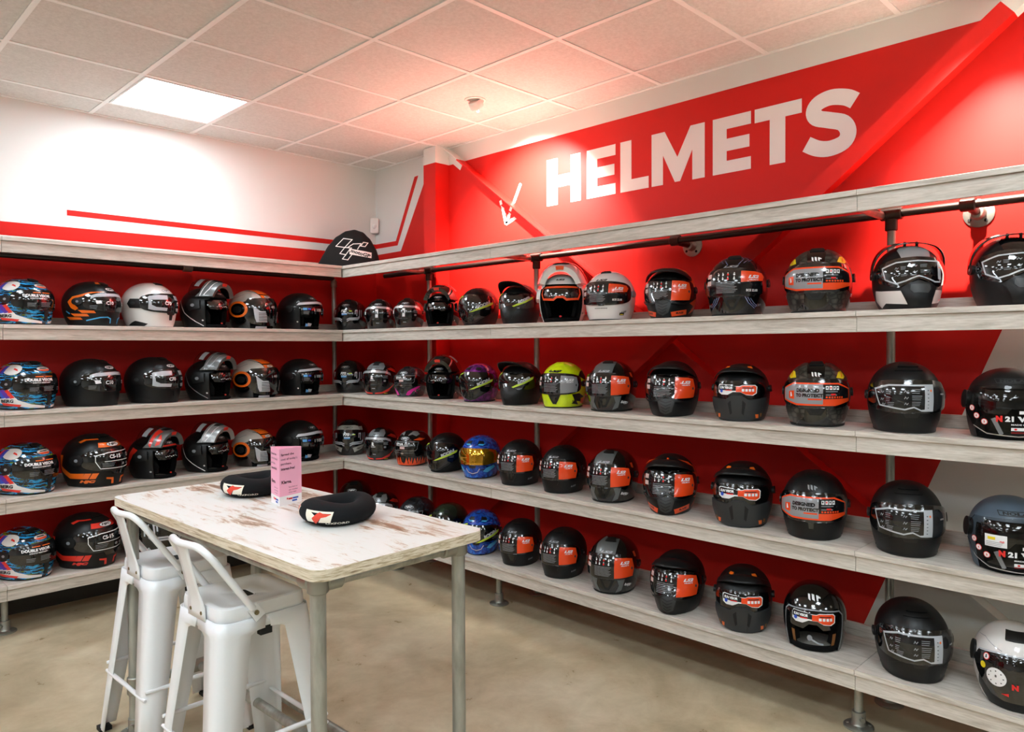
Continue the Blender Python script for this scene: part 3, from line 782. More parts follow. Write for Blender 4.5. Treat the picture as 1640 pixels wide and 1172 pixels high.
class HB:
    """collects the parts of one helmet; graphics are given in degrees (right, up) around a centre (phi, alpha)"""
    def __init__(s, shape): s.vs = 1.; s.T = SHAPES[shape]; s.parts = {}; s.opt = {}; s.order = []
    def mb(s, part, **opt):
        if part not in s.parts: s.parts[part] = MB(); s.order.append(part); s.opt[part] = opt
        return s.parts[part]
    def pt(s, ph, al, off): return surf(s.T, R(ph), R(al))+surfn(s.T, R(ph), R(al))*off
    def shell(s, m, hole=None, low=-57, part='shell', nph=72, inner=.024):
        """hole(ph, al) -> True where the face opening is; grid lines follow whole degrees"""
        als = [low+(40-low)*i/26 for i in range(27)]+[40+(89.5-40)*i/14 for i in range(1, 15)]
        cols = [i*360/nph-180 for i in range(nph)]
        mb = s.mb(part, smooth=60)
        if not hole:
            mb.grid([[s.pt(c, a, 0) for c in cols] for a in als], m, True)
            k = len(mb.v); mb.add([s.pt(c, als[-1], 0) for c in cols], [tuple(range(nph))], m)
            return
        p0, lo, hi = hole                     # opening: |ph|<p0, lo<al<hi with rounded upper corners
        step = 3.0; als = []; a = low
        while a < 89.5: als.append(a); a += step
        als.append(89.5)
        def snap(v, ls): return min(ls, key=lambda q: abs(q-v))
        hi_, lo_ = snap(hi, als), snap(lo, als)
        V = [s.pt(c, a, 0) for a in als for c in cols]; n0 = len(V); F = []
        V += [s.pt(c, a, -inner) for a in als for c in cols]
        P0 = snap(p0, [abs(c) for c in cols]); edges = {}
        for i in range(len(als)-1):
            for j in range(nph):
                c0 = cols[j]; c1 = c0+360/nph
                if max(abs(c0), abs(c1)) <= P0 and als[i] >= lo_ and als[i+1] <= hi_:
                    if not (hi_-als[i+1] < 9 and max(abs(c0), abs(c1)) > P0-(6 if hi_-als[i+1] >= 4 else 11)): continue
                f = (i*nph+j, i*nph+(j+1) % nph, (i+1)*nph+(j+1) % nph, (i+1)*nph+j); F.append(f)
                for k in range(4): e = (f[k], f[(k+1) % 4]); edges[frozenset(e)] = None if frozenset(e) in edges else e
        top = (len(als)-1)*nph; F.append(tuple(top+j for j in range(nph)))
        for j in range(nph): edges[frozenset((top+j, top+(j+1) % nph))] = None
        mb.add(V, F, m); k0 = len(mb.v)-len(V)
        inner_f = [tuple(v+n0 for v in f[::-1]) for f in F]+[(e[1], e[0], e[0]+n0, e[1]+n0) for e in edges.values() if e]
        kk = mb.mi(LINING)
        for f in inner_f: mb.f.append(tuple(k0+v for v in f)); mb.m.append(kk)
    def poly(s, part, poly, c, off, m, mirror=False, lim=6., thick=0., rot=0., **opt):
        cr, sr = math.cos(R(rot)), math.sin(R(rot))
        poly = [(x*cr-y*sr, x*sr+y*cr) for x, y in poly]
        for sg in ((1, -1) if mirror else (1,)):
            q = [(sg*x, y) for x, y in poly]; q = q[::-1] if sg < 0 else q
            T, V = subdiv2(q, lim); s._put(part, T, V, (sg*c[0], c[1]), off, m, opt)
            if thick:
                n = len(q); ring = []
                for i in range(n):
                    a, b = q[i], q[(i+1) % n]; k = max(1, int(math.hypot(a[0]-b[0], a[1]-b[1])/lim))
                    ring += [(a[0]+(b[0]-a[0])*u/k, a[1]+(b[1]-a[1])*u/k) for u in range(k)]
                area = sum(q[i][0]*q[(i+1) % n][1]-q[(i+1) % n][0]*q[i][1] for i in range(n))
                if area < 0: ring = ring[::-1]
                mb = s.mb(part, **opt)
                mb.grid([[s._loc(p, (sg*c[0], c[1]), off-thick, part) for p in ring], [s._loc(p, (sg*c[0], c[1]), off, part) for p in ring]], m, True)
    def _loc(s, p, c, off, part=''):
        al = c[1]+p[1]
        if s.vs != 1. and part in ('visor', 'visor_film'): al = 4+(al-4)*s.vs
        ca = max(math.cos(R(min(abs(al), 80))), .25) if al > 0 else 1
        return s.pt(c[0]+p[0]/ca, min(al, 88), off)
    def _put(s, part, T, V, c, off, m, opt={}):
        s.mb(part, **opt).add([s._loc(p, c, off, part) for p in V], T, m)
    def text(s, part, body, c, h, m, off=.001, w=None, bold=.02, shear=0., rot=0., mirror=False, lim=6., **opt):
        P, T = text_tris(body, bold, shear); kx = h
        if w: kx = w/max(max(p[0] for p in P)-min(p[0] for p in P), 1e-6)
        cr, sr = math.cos(R(rot)), math.sin(R(rot))
        for sg in ((1, -1) if mirror else (1,)):
            rs = sr*sg
            V = [(x*kx*cr-y*h*rs, x*kx*rs+y*h*cr) for x, y in P]; T2, V2 = subdiv_tris(V, T, lim)
            s._put(part, T2, V2, (sg*c[0], c[1]), off, m, opt)
    def ell(s, part, c, rx, ry, m, off=.001, n=20, mirror=False, thick=0., rot=0., **opt):
        s.poly(part, [(rx*math.cos(2*math.pi*i/n), ry*math.sin(2*math.pi*i/n)) for i in range(n)], c, off, m, mirror, 6., thick, rot, **opt)
    def line(s, part, pts, w, m, off=.001, mirror=False, closed=False, c=(0, 0), **opt):
        if closed: pts = pts+[pts[0]]
        for a, b in zip(pts, pts[1:]):
            d = Vector((b[0]-a[0], b[1]-a[1])); L = d.length
            if L < 1e-6: continue
            d /= L; n = Vector((-d.y, d.x))*w/2; e = d*w*.3
            s.poly(part, [(a[0]-e.x+n.x, a[1]-e.y+n.y), (a[0]-e.x-n.x, a[1]-e.y-n.y), (b[0]+e.x-n.x, b[1]+e.y-n.y), (b[0]+e.x+n.x, b[1]+e.y+n.y)], c, off, m, mirror, 6., **opt)
    def rect(s, part, x0, y0, x1, y1, m, off=.001, mirror=False, **opt):
        s.poly(part, [(x0, y0), (x1, y0), (x1, y1), (x0, y1)], (0, 0), off, m, mirror, **opt)
    def logo(s, body, c, w, fg, bgm=None, rim=None, part='shell', off=.0012, bold=.05):
        if rim: s.ell(part, c, w*.56, w*.24, rim, off, 24)
        if bgm: s.ell(part, c, w*.52, w*.20, bgm, off+.0004, 24)
        s.text(part, body, c, w*.22, fg, off+.0009, w*.74, bold, .25)
    def visor(s, m, lo=-15, hi=22, ph=74, off=.007, piv=4, part='visor', thick=.007, vs=1.34):
        s.vs = vs
        top = [(ph*math.cos(t), piv+(hi-piv)*max(0, math.sin(t))**.55) for t in [math.pi*i/24 for i in range(25)]]
        bot = [(-ph*math.cos(t), piv-(piv-lo)*max(0, math.sin(t))**.5) for t in [math.pi*i/24 for i in range(1, 24)]]
        s.poly(part, top+bot, (0, 0), off, m, False, 7., thick, smooth=50)
    def pivots(s, m=TRIM, ph=84, al=4, r=9, part='visor_pivot', bolt=True):
        for sg in (1, -1):
            p = part if sg > 0 else part+'#'
            s.ell(p, (sg*ph, al), r, r*.9, m, .011, 18, False, .011, smooth=40)
            if bolt: s.ell(p, (sg*ph, al), r*.28, r*.28, GREYM, .0116, 12, smooth=40)
    def roll(s):
        mb = s.mb('neck_roll', smooth=180); P = []
        for i in range(49):
            ph = i*360/48; a = surf(s.T, R(ph), R(-57)); c = Vector((a.x*.90, a.y*.90, .0125)); d = Vector((a.x, a.y, 0)).normalized()
            P.append([c+d*.0135*math.cos(t)+Vector((0, 0, .0122*math.sin(t))) for t in [2*math.pi*k/10 for k in range(10)]])
        mb.grid(P, LINING, True)
    def liner(s, p0, hi, off=-.030):
        """padding seen through an open face"""
        mb = s.mb('padding', smooth=180); als = [-54, -40, -25, -10, 5, 20, 35, 50, 65, 80, 89]
        cols = [i*10-180 for i in range(36)]; V = [s.pt(c, a, off) for a in als for c in cols]; F = []
        for i in range(len(als)-1):
            for j in range(36):
                c0 = cols[j]; c1 = cols[j]+10
                if als[i+1] <= hi and abs(c0+5) < p0: continue
                F.append((i*36+j, (i+1)*36+j, (i+1)*36+(j+1) % 36, i*36+(j+1) % 36))
        mb.add(V, F, LINING)
        for sg in (1, -1):    # cheek pads
            p = 'cheek_pad' if sg > 0 else 'cheek_pad#'
            s.poly(p, [(-14, -22), (12, -22), (16, 0), (6, 20), (-10, 16)], (sg*(p0+4), -26), -.022, LINING, False, 8., .022, smooth=60)
    def vee(s, m=TRIM, w=13, top=-20, bot=-45, m2=None):
        s.poly('chin_vent', [(-w, top), (w, top), (w*.55, (top+bot)/2-4), (3.5, bot), (-3.5, bot), (-w*.55, (top+bot)/2-4)], (0, 0), .005, m, False, 5., .005, smooth=35)
        if m2: s.poly('chin_vent', [(-w*.55, top-4), (w*.55, top-4), (2.2, bot+6), (-2.2, bot+6)], (0, 0), .0062, m2, False, 5., smooth=35)
    def topvent(s, m=TRIM, al=58, w=11):
        s.poly('top_vent', [(-w, -5), (w, -5), (w*.7, 6), (-w*.7, 6)], (0, al), .006, m, False, 5., .006, smooth=35)
    def sidevents(s, m=TRIM, ph=36, al=46):
        s.poly('brow_vent', [(-9, -4), (8, -5), (6, 4), (-6, 5)], (ph, al), .005, m, False, 5., .005, smooth=35)
        s.poly('brow_vent#', [(9, -4), (-8, -5), (-6, 4), (6, 5)][::-1], (-ph, al), .005, m, False, 5., .005, smooth=35)
    def seam(s, m=TRIM): s.rect('shell', -180, -57, 180, -54.5, m, .0022)
    def peak(s, m, reach=.075, lift=.030, root=52, ph=72, part='peak', tip=27, cut=0.):
        rows = []
        for j in range(9):
            v = j/8; row = []
            for i in range(-14, 15):
                u = i/14; p = u*ph; a = s.pt(p, root-abs(u)**2*22, .008); b = s.pt(p*.92, tip-abs(u)**3*8, .010)
                k = max(0, 1-abs(u)**2.2); b = b+Vector((reach*k, 0, lift*k))
                q = a.lerp(b, v); q.z += .010*math.sin(v*math.pi)*k; row.append(q)
            rows.append(row)
        mb = s.mb(part, smooth=60); mb.grid(rows, m); s.opt[part] = dict(smooth=60, solid=(.004, 0))
    def build(s, key):
        return [(p, s.parts[p], s.opt[p]) for p in s.order]
# text lines and icon rows as on the peel-off labels
def icons(h, part, x0, y0, n, dx, r, m, off): 
    for i in range(n):
        h.ell(part, (x0+i*dx, y0), r, r, m if i != n//2 else LAB_R, off, 10); h.rect(part, x0+i*dx-r*.5, y0+r*1.1, x0+i*dx+r*.5, y0+r*1.9, m, off)
def tlines(h, part, x0, x1, y0, y1, n, m, off, fill=.45):
    for i in range(n):
        y = y1+(y0-y1)*i/max(1, n-1); k = (i*7 % 5)/5*.16
        h.rect(part, x0, y, x1-(x1-x0)*k, y+(y1-y0)/n*fill, m, off)

DES = {}
def design(f): DES[f.__name__] = f; return f

# ---- left wall kinds
@design
def blue_streak():
    h = HB('full'); h.shell(STREAK); h.roll(); h.seam()
    h.ell('shell', (80, 40), 17, 15, WHITE_G, .001, 22, True); h.poly('shell', [(-4, -3), (5, 2), (3, 6), (-3, 2)], (72, 38), .0018, REDG, True)
    for i, m in enumerate((BLUEG, VIOLET, REDG)): h.poly('shell', [(-3, -12), (2, -8), (-1, 12), (-6, 14)], (101+i*6, 38), .0014, m, True)
    for i, m in enumerate((BLUEG, VIOLET, REDG)): h.poly('shell', [(0, 0), (7, -3), (-3, -22), (-12, -20)], (100-i*8, -8), .0016, m, True)
    h.poly('shell', [(78, -6), (86, -9), (66, -34), (40, -44), (8, -49), (8, -54), (44, -52), (80, -47), (112, -40), (120, -30), (96, -30)], (0, 0), .0012, WHITE_G, True)
    h.poly('shell', [(60, -45), (100, -40), (98, -46), (66, -50)], (0, 0), .0018, REDG, True)
    h.text('shell', 'BERG', (88, -36), 8, BLK_M, .002, 26, .05, .2, mirror=True)
    h.ell('shell', (0, 40), 15, 6.5, WHITE_G, .0012); h.poly('shell', [(-14, -1), (14, -1), (9, -5.5), (-9, -5.5)], (0, 40), .0018, ORANGER); h.poly('shell', [(-9, 1), (9, 1), (7, 3.5), (-7, 3.5)], (0, 40), .002, TRIM)
    h.visor(VISOR); P = 'visor_film'
    h.poly(P, [(-60, 6), (60, 6), (57, 17), (40, 19.5), (-40, 19.5), (-57, 17)], (0, 0), .0082, LAB_K)
    h.text(P, 'DOUBLE VISOR', (-22, 10.5), 4.6, LAB_W, .009, 56, .05); h.text(P, 'SCRATCH RESISTANT', (-18, 5.8), 2.2, LAB_W, .009, 36, .03)
    h.rect(P, -28, 15, -12, 16.3, ORANGE, .009); h.rect(P, -8, 15, 8, 16.3, ORANGE, .009)
    tlines(h, P, -42, -24, -8, -3, 3, GREYM, .0082); tlines(h, P, -14, 8, -8, -1, 4, GREYM, .0082); tlines(h, P, 20, 40, -8, -3, 3, GREYM, .0082)
    h.pivots(TRIM, 84, 4, 10); h.vee(TRIM, 6, -20, -48); h.topvent(TRIM, 64); return h
def ten(col, body=BLK_M, n10='C10'):
    h = HB('full'); h.shell(body); h.roll(); h.seam()
    if col:
        h.poly('shell', [(20, 31), (52, 29), (92, 17), (106, 4), (98, -12), (90, -18), (84, -13), (96, 4), (86, 13), (52, 24), (24, 26)], (0, 0), .0012, ORANGE, True)
        for i in range(3): h.poly('shell', [(0, 0), (34, 2), (26, -6), (-4, -6)], (52+i*15, -19-i*8.5), .0012, ORANGE, True)
        h.line('shell', [(70, -44), (38, -36), (20, -35), (12, -39), (12, -50)], 3, CYAN, .0012, True)
        h.poly('shell', [(-6, -4), (8, -4), (4, 8), (-4, 8)], (26, 62), .0012, ORANGE, True); h.line('shell', [(112, -20), (104, -26)], 3, CYAN, .0012, True)
    h.logo('HJC', (0, 39), 24, BLK_M if col else BLK_M, LAB_W, TRIM)
    h.visor(VISOR); P = 'visor_film'
    h.poly(P, [(-58, 8), (-46, 12), (0, 14.5), (46, 12), (58, 8), (54, 15), (40, 18.5), (0, 20), (-40, 18.5), (-54, 15)], (0, 0), .0082, LAB_L)
    for c in (-16, 30): h.text(P, 'C10', (c, 2), 6.5, LAB_W, .0082, 18, .03)
    tlines(h, P, -60, -44, -9, -4, 3, GREYM, .0082); h.poly(P, [(0, -2), (12, -1), (9, 4), (-2, 4)], (-46, 2), .0082, LAB_W)
    h.pivots(TRIM, 84, 4, 10); h.topvent(TRIM, 60); h.rect('chin_vent', -14, -26, 14, -22, TRIM, .004, smooth=40); return h
@design
def orange_blue_ten(): return ten(True)
@design
def black_ten(): return ten(False)
def seventy(body):
    h = HB('full'); h.shell(body); h.roll()
    h.logo('HJC', (0, 38), 22, BLK_M, LAB_W, TRIM); h.visor(VISOR); P = 'visor_film'
    for sg in (1, -1):
        h.poly(P, [(sg*a, b) for a, b in [(10, 10), (50, 9), (50, 16), (30, 18), (8, 18)]], (0, 0), .0082, LAB_L)
        h.poly(P, [(sg*a, b) for a, b in [(50, 16), (54, 14), (56, -8), (44, -10), (14, -11), (12, -5), (38, -4), (48, 0)]], (0, 0), .0082, LAB_L)
    for c in (-10, 26): h.text(P, 'C70', (c, 3.5), 6.5, LAB_W, .0086, 17, .04)
    h.poly('side_panel', [(-18, -12), (10, -11), (16, 0), (10, 12), (-14, 11), (-22, 2)], (84, 2), .006, TRIM, False, 6, .006, smooth=40)
    h.poly('side_panel#', [(-18, -12), (10, -11), (16, 0), (10, 12), (-14, 11), (-22, 2)][::-1] and [(18, -12), (-10, -11), (-16, 0), (-10, 12), (14, 11), (22, 2)][::-1], (-84, 2), .006, TRIM, False, 6, .006, smooth=40)
    for sg in (1, -1): h.ell('side_panel' if sg > 0 else 'side_panel#', (sg*88, 3), 4.5, 4, GREYP, .0075, 14)
    h.poly('chin_vent', [(-14, -19), (14, -19), (9, -26), (4, -27), (3, -40), (-3, -40), (-4, -27), (-9, -26)], (0, 0), .004, TRIM, False, 5, .004, smooth=40)
    h.poly('shell', [(60, -50), (88, -42), (112, -54), (70, -56)], (0, 0), .0012, TRIM, True)
    h.topvent(TRIM, 66); return h
@design
def white_seventy(): return seventy(WHITE_G)
@design
def black_seventy(): return seventy(BLK_M)
def fifteen(col):
    h = HB('full'); h.shell(BLK_M); h.roll(); h.seam()
    h.poly('shell', [(-34, -4), (34, -4), (28, 8), (-28, 8)], (0, 36), .0012, col); h.logo('HJC', (0, 38), 26, BLK_M, LAB_W, TRIM, off=.002)
    h.line('shell', [(20, 56), (44, 54), (60, 46)], 3.5, col, .0012, True)
    h.poly('shell', [(112, 14), (126, 14), (118, -10), (96, -26), (70, -25), (76, -38), (100, -38), (122, -22)], (0, 0), .0012, col, True)
    for i in range(2): h.poly('shell', [(0, 0), (13, 0), (21, -13), (8, -13)], (56-i*15, -25), .0012, col, True)
    h.text('shell', 'HJC', (66, -45), 8, col, .0014, 34, .08, .3, mirror=True)
    h.poly('shell', [(9, -38), (26, -36), (26, -40), (14, -42), (14, -52), (8, -52)], (0, 0), .0012, col, True)
    h.visor(VISOR); P = 'visor_film'
    h.line(P, [(-46, 11), (-20, 15), (30, 16), (52, 12), (54, -2), (40, -9), (10, -11), (-38, -10), (-47, 2)], 1.3, LAB_W, .0082, closed=True)
    for c in (-8, 34): h.text(P, 'CS-15', (c, 8.5), 6, LAB_W, .0086, 23, .04)
    h.rect(P, -30, 1, 30, 2, LAB_W, .0082); tlines(h, P, -34, -8, -7, -2, 3, GREYM, .0082); h.ell(P, (10, -5), 4, 2.2, GREYM, .0082); h.ell(P, (24, -5), 4, 2.2, GREYM, .0082); tlines(h, P, 34, 48, -4, 0, 2, GREYM, .0082)
    h.pivots(TRIM, 82, 4, 12); h.poly('chin_vent', [(-18, -20), (18, -20), (12, -30), (-12, -30)], (0, 0), .005, BLK_G, False, 5, .005, smooth=40); h.topvent(TRIM, 66); return h
@design
def orange_fifteen(): return fifteen(ORANGE)
@design
def red_fifteen(): return fifteen(REDG)
def flip(body, accent=None, tabm=REDG, line=None, chinm=None, gog=None, logo='HJC', visc=True):
    """flip-front helmet with its chin bar raised"""
    h = HB('full'); h.shell(body, (60, -60, 30)); h.roll(); h.liner(58, 30)
    sv = [(-50, 24), (50, 24), (54, 8), (46, -4), (14, -6), (6, 0), (-6, 0), (-14, -6), (-46, -4), (-54, 8)]
    h.poly('sun_visor', sv, (0, 0), -.010, VISOR, False, 6, .003, smooth=60)
    for i in range(7): h.rect('sun_visor', -26+i*6, 2+(i % 3), -23+i*6, 4+(i % 3), LAB_W, -.0094)
    if gog: h.line('goggle_rim', sv, 5, gog, -.006, closed=True, smooth=60); h.opt['goggle_rim'] = dict(smooth=60)
    h.ell('fastener', (0, -46), 3, 2, REDG if gog is None else REDSTRAP, -.02, 10, False, .006)
    # raised chin bar and its visor: built closed, then swung up about the pivot
    g = HB('full'); g.T = dict(SHAPES['full']); cm = chinm or body
    g.poly('chin_bar', [(-74, -10), (-70, -14), (70, -14), (74, -10), (76, -30), (66, -54), (-66, -54), (-76, -30)][::-1] and [(-76, -6), (-66, -54), (66, -54), (76, -6), (64, -16), (-64, -16)], (0, 0), .010, cm, False, 6, .030, smooth=50)
    g.poly('chin_bar', [(-64, -50), (64, -50), (60, -18), (-60, -18)], (0, 0), -.019, LINING, False, 6, smooth=50)
    if accent: g.poly('chin_bar', [(14, -20), (66, -20), (72, -28), (40, -30), (20, -36)], (0, 0), .0112, accent, True); g.poly('chin_bar', [(30, -38), (66, -38), (60, -48), (44, -48)], (0, 0), .0112, accent, True)
    if line: g.line('chin_bar', [(6, -22), (40, -24), (72, -20)], 2.2, line, .0112, True); g.line('chin_bar', [(14, -40), (50, -38), (68, -30)], 2.0, line, .0112, True)
    g.poly('chin_bar', [(-9, -55), (9, -55), (7, -52), (-7, -52)], (0, 0), .012, tabm, False, 6, .02)
    g.poly('chin_vent', [(-16, -26), (16, -26), (10, -36), (-10, -36)], (0, 0), .0145, TRIM, False, 6, .005, smooth=40)
    top = [(74*math.cos(t), 2+24*max(0, math.sin(t))**.5) for t in [math.pi*i/20 for i in range(21)]]
    g.poly('visor', top+[(-70, -8), (-60, -15), (60, -15), (70, -8)], (0, 0), .012, CLEAR if visc else VISOR, False, 7, .003, smooth=60)
    g.rect('visor', -50, -6, -20, 8, LAB_L, .0126); g.rect('visor', 20, -6, 50, 8, LAB_L, .0126)
    rot = Matrix.Rotation(R(-80), 4, 'Y'); pv = Vector((-.012, 0, .150))
    for p in g.order:
        mb = g.parts[p]; mb.v = [tuple(rot @ (Vector(v)-pv)+pv) for v in mb.v]; h.parts[p] = mb; h.order.append(p); h.opt[p] = g.opt[p]
    for sg in (1, -1):
        p = 'hinge_plate' if sg > 0 else 'hinge_plate#'
        h.poly(p, [(-14, -10), (10, -16), (16, 0), (6, 16), (-12, 12)] if sg > 0 else [(14, -10), (-10, -16), (-16, 0), (-6, 16), (12, 12)][::-1], (sg*84, 8), .014, cm if chinm is None else TRIM, False, 6, .014, smooth=40)
        h.ell(p, (sg*86, 6), 4, 4, GREYM, .0148, 14)
        h.ell('cheek_bolt' if sg > 0 else 'cheek_bolt#', (sg*66, -36), 2.6, 2.4, CHROME, .003, 12, False, .003)
    h.logo(logo, (0, 42), 22, LAB_W if body is not WHITE_G else BLK_M, None if body is WHITE_G else TRIM, None if body is WHITE_G else GREYM)
    if accent: h.poly('shell', [(86, 22), (104, 10), (124, -22), (132, -18), (116, 14), (98, 30)], (0, 0), .0014, accent, True); h.poly('shell', [(64, 32), (20, 36), (-4, 36), (-4, 32), (30, 31)], (0, 0), .0014, accent, True)
    if line: h.line('shell', [(126, 20), (110, -14), (84, -40), (66, -52)], 2.2, line, .0014, True)
    return h
@design
def grey_flip(): return flip(BLK_M, None, REDG, LAB_W, GREYSH)
@design
def dark_flip(): return flip(BLK_M, None, REDG, GREYM, GREYSH)
@design
def red_flip(): return flip(BLK_M, REDG, REDG, None, GREYSH)
@design
def silver_flip(): return flip(BLK_M, None, REDG, LAB_W, SILV)
@design
def black_flip(): return flip(BLK_G, None, REDG)
@design
def white_flip(): return flip(WHITE_G, None, ORANGER, None, None, ORANGER, 'LS2')
@design
def round_jet():
    h = HB('jet'); h.shell(BLK_G, (66, -60, 30)); h.roll(); h.liner(64, 30)
    h.poly('shell', [(20, 31), (58, 27), (96, 14), (120, 2), (150, 6), (176, 20), (176, 62), (60, 76), (24, 52)], (0, 0), .0012, mat('pale_grey_shell', '#bdb9b2', .3, coat=.4), True, 8)
    h.poly('shell', [(-21, 31), (21, 31), (20, 44), (-20, 44)], (0, 0), .0014, ORANGE); h.poly('shell', [(-20, 48), (20, 48), (26, 76), (-26, 76)], (0, 0), .0014, ORANGE)
    h.line('shell', [(21, 30), (21, 48)], 1.5, TRIM, .0018, True); h.logo('HJC', (0, 38), 20, BLK_M, LAB_W, TRIM, off=.002)
    h.line('shell', [(60, 46), (84, 36), (110, 34), (104, 26), (120, 18)], 1.2, GREYM, .0018, True)
    for sg in (1, -1):
        p = 'visor_pivot' if sg > 0 else 'visor_pivot#'
        h.ell(p, (sg*90, -2), 23, 22, ORANGE, .017, 28, False, .017, smooth=40); h.ell(p, (sg*90, -2), 16.5, 16, BLK_G, .0182, 24); h.ell(p, (sg*90, -2), 9, 9, TRIM, .0215, 20, False, .004)
    h.poly('visor', [(-78, 12), (-60, 28), (0, 31), (60, 28), (78, 12), (76, -20), (60, -42), (30, -48), (-30, -48), (-60, -42), (-76, -20)][::-1], (0, 0), .014, VISOR, False, 7, .004, smooth=60)
    P = 'visor_film'; PP = {1: 'visor_film', -1: 'visor_film#'}
    for sg in (1, -1): h.poly(PP[sg], [(sg*a, b) for a, b in [(22, -6), (36, -6), (54, 8), (50, -26), (46, -38), (16, -38), (18, -20)]], (0, 0), .0148, LAB_L); 
    for i in range(6):
        for sg in (1, -1): h.poly(PP[sg], [(sg*(14+i*.4), -12-i*4.5), (sg*40, -12-i*4.5), (sg*40, -10.6-i*4.5), (sg*(14+i*.4), -10.6-i*4.5)], (0, 0), .0152, VISOR)
    for c in (-2, ): h.text(P, 'i 40', (c, 6), 7, LAB_W, .0152, 17, .0)
    h.poly('chin_strap', [(-20, -3), (20, -3), (18, 3), (-18, 3)], (-30, -54), .001, LAB_L, False, 6, .006); return h
@design
def short_jet():
    h = HB('jet'); h.shell(BLK_M, (54, -60, 26)); h.roll(); h.liner(54, 26); h.logo('HJC', (0, 42), 22, LAB_W, TRIM, GREYM)
    h.poly('visor', [(-72, 14), (-50, 28), (0, 31), (50, 28), (72, 14), (70, -2), (56, -16), (26, -22), (12, -16), (-12, -16), (-26, -22), (-56, -16), (-70, -2)][::-1], (0, 0), .016, CLEAR, False, 7, .003, smooth=60)
    P = 'visor_film'; h.poly(P, [(-60, 15), (0, 20), (60, 15), (52, 22), (0, 27), (-52, 22)], (0, 0), .0168, LAB_L); h.rect(P, -50, -12, 50, 14, VISOR, .0164)
    for c in (-2, ): h.text(P, 'i 100', (c, 3), 8, LAB_W, .0172, 22, .01)
    for c in (-38, 32): h.rect(P, c-7, 2, c+4, 8, LAB_B, .0172); h.rect(P, c+6, 3, c+14, 7, BLUEG, .0172); tlines(h, P, c-6, c+10, -8, -2, 3, GREYM, .0172)
    h.pivots(TRIM, 84, 6, 11, bolt=False)
    for sg in (1, -1): h.ell('cheek_bolt' if sg > 0 else 'cheek_bolt#', (sg*62, -34), 2.6, 2.4, CHROME, .003, 12, False, .003)
    h.poly('hang_tag', [(-10, -4), (4, -8), (10, 6), (-6, 8)], (-22, -46), -.012, LAB_L, False, 6, .002); h.poly('hang_tag', [(-8, -4), (0, -7), (3, 2), (-6, 6)], (-30, -45), -.010, LAB_B, False, 6, .001); return h
# ---- right wall kinds
def circuit(brow=None, txt=True):
    h = HB('full'); h.shell(BLK_G); h.roll(); h.visor(VISOR, -14, 22, 70); P = 'visor_film'
    if brow:
        h.poly('shell', [(-40, 26), (40, 26), (34, 40), (20, 45), (-20, 45), (-34, 40)], (0, 0), .0012, brow)
        for k in range(3): h.poly('shell', [(0, 0), (3, 0), (5, 14), (2, 14)], (44+k*6, 25), .0014, brow, True)
        h.poly('shell', [(16, -32), (50, -24), (62, -24), (56, -36), (24, -48)], (0, 0), .0012, brow, True); h.text('shell', 'HJC', (40, -35), 6, BLK_M, .0018, 18, .05, .3, mirror=True)
    h.logo('HJC', (0, 36), 24, BLK_M if brow else LAB_W, brow if brow else TRIM, GREYM if not brow else TRIM, off=.002)
    for sg in (1, -1):
        for (y, t) in ((-9, 3), (-13, 2)): h.line(P, [(sg*8, y+t-6), (sg*16, y), (sg*46, y+1), (sg*52, y+6), (sg*52, 12)], 3, LAB_L, .0082)
        h.line(P, [(sg*42, -2), (sg*42, 12), (sg*36, 12), (sg*36, 3)], 3, LAB_L, .0082); h.line(P, [(sg*60, -4), (sg*60, 12)], 3, LAB_L, .0082)
    h.text(P, 'F70', (-2, 10), 6.5, LAB_W, .0086, 16, .04, .2); h.rect(P, -8, 0, 8, 5, LAB_B, .0086); h.rect(P, -8, 3.2, 8, 4.6, LAB_W, .009); h.rect(P, 14, 9, 24, 11, LIME, .0086)
    h.pivots(TRIM, 82, 3, 8); h.vee(TRIM, 15, -19, -48, BLK_G); h.topvent(TRIM, 64)
    return h
@design
def black_circuit(): return circuit()
@design
def grey_circuit(): return circuit(mat('pale_grey_graphic', '#b5b1a8', .35, coat=.3))
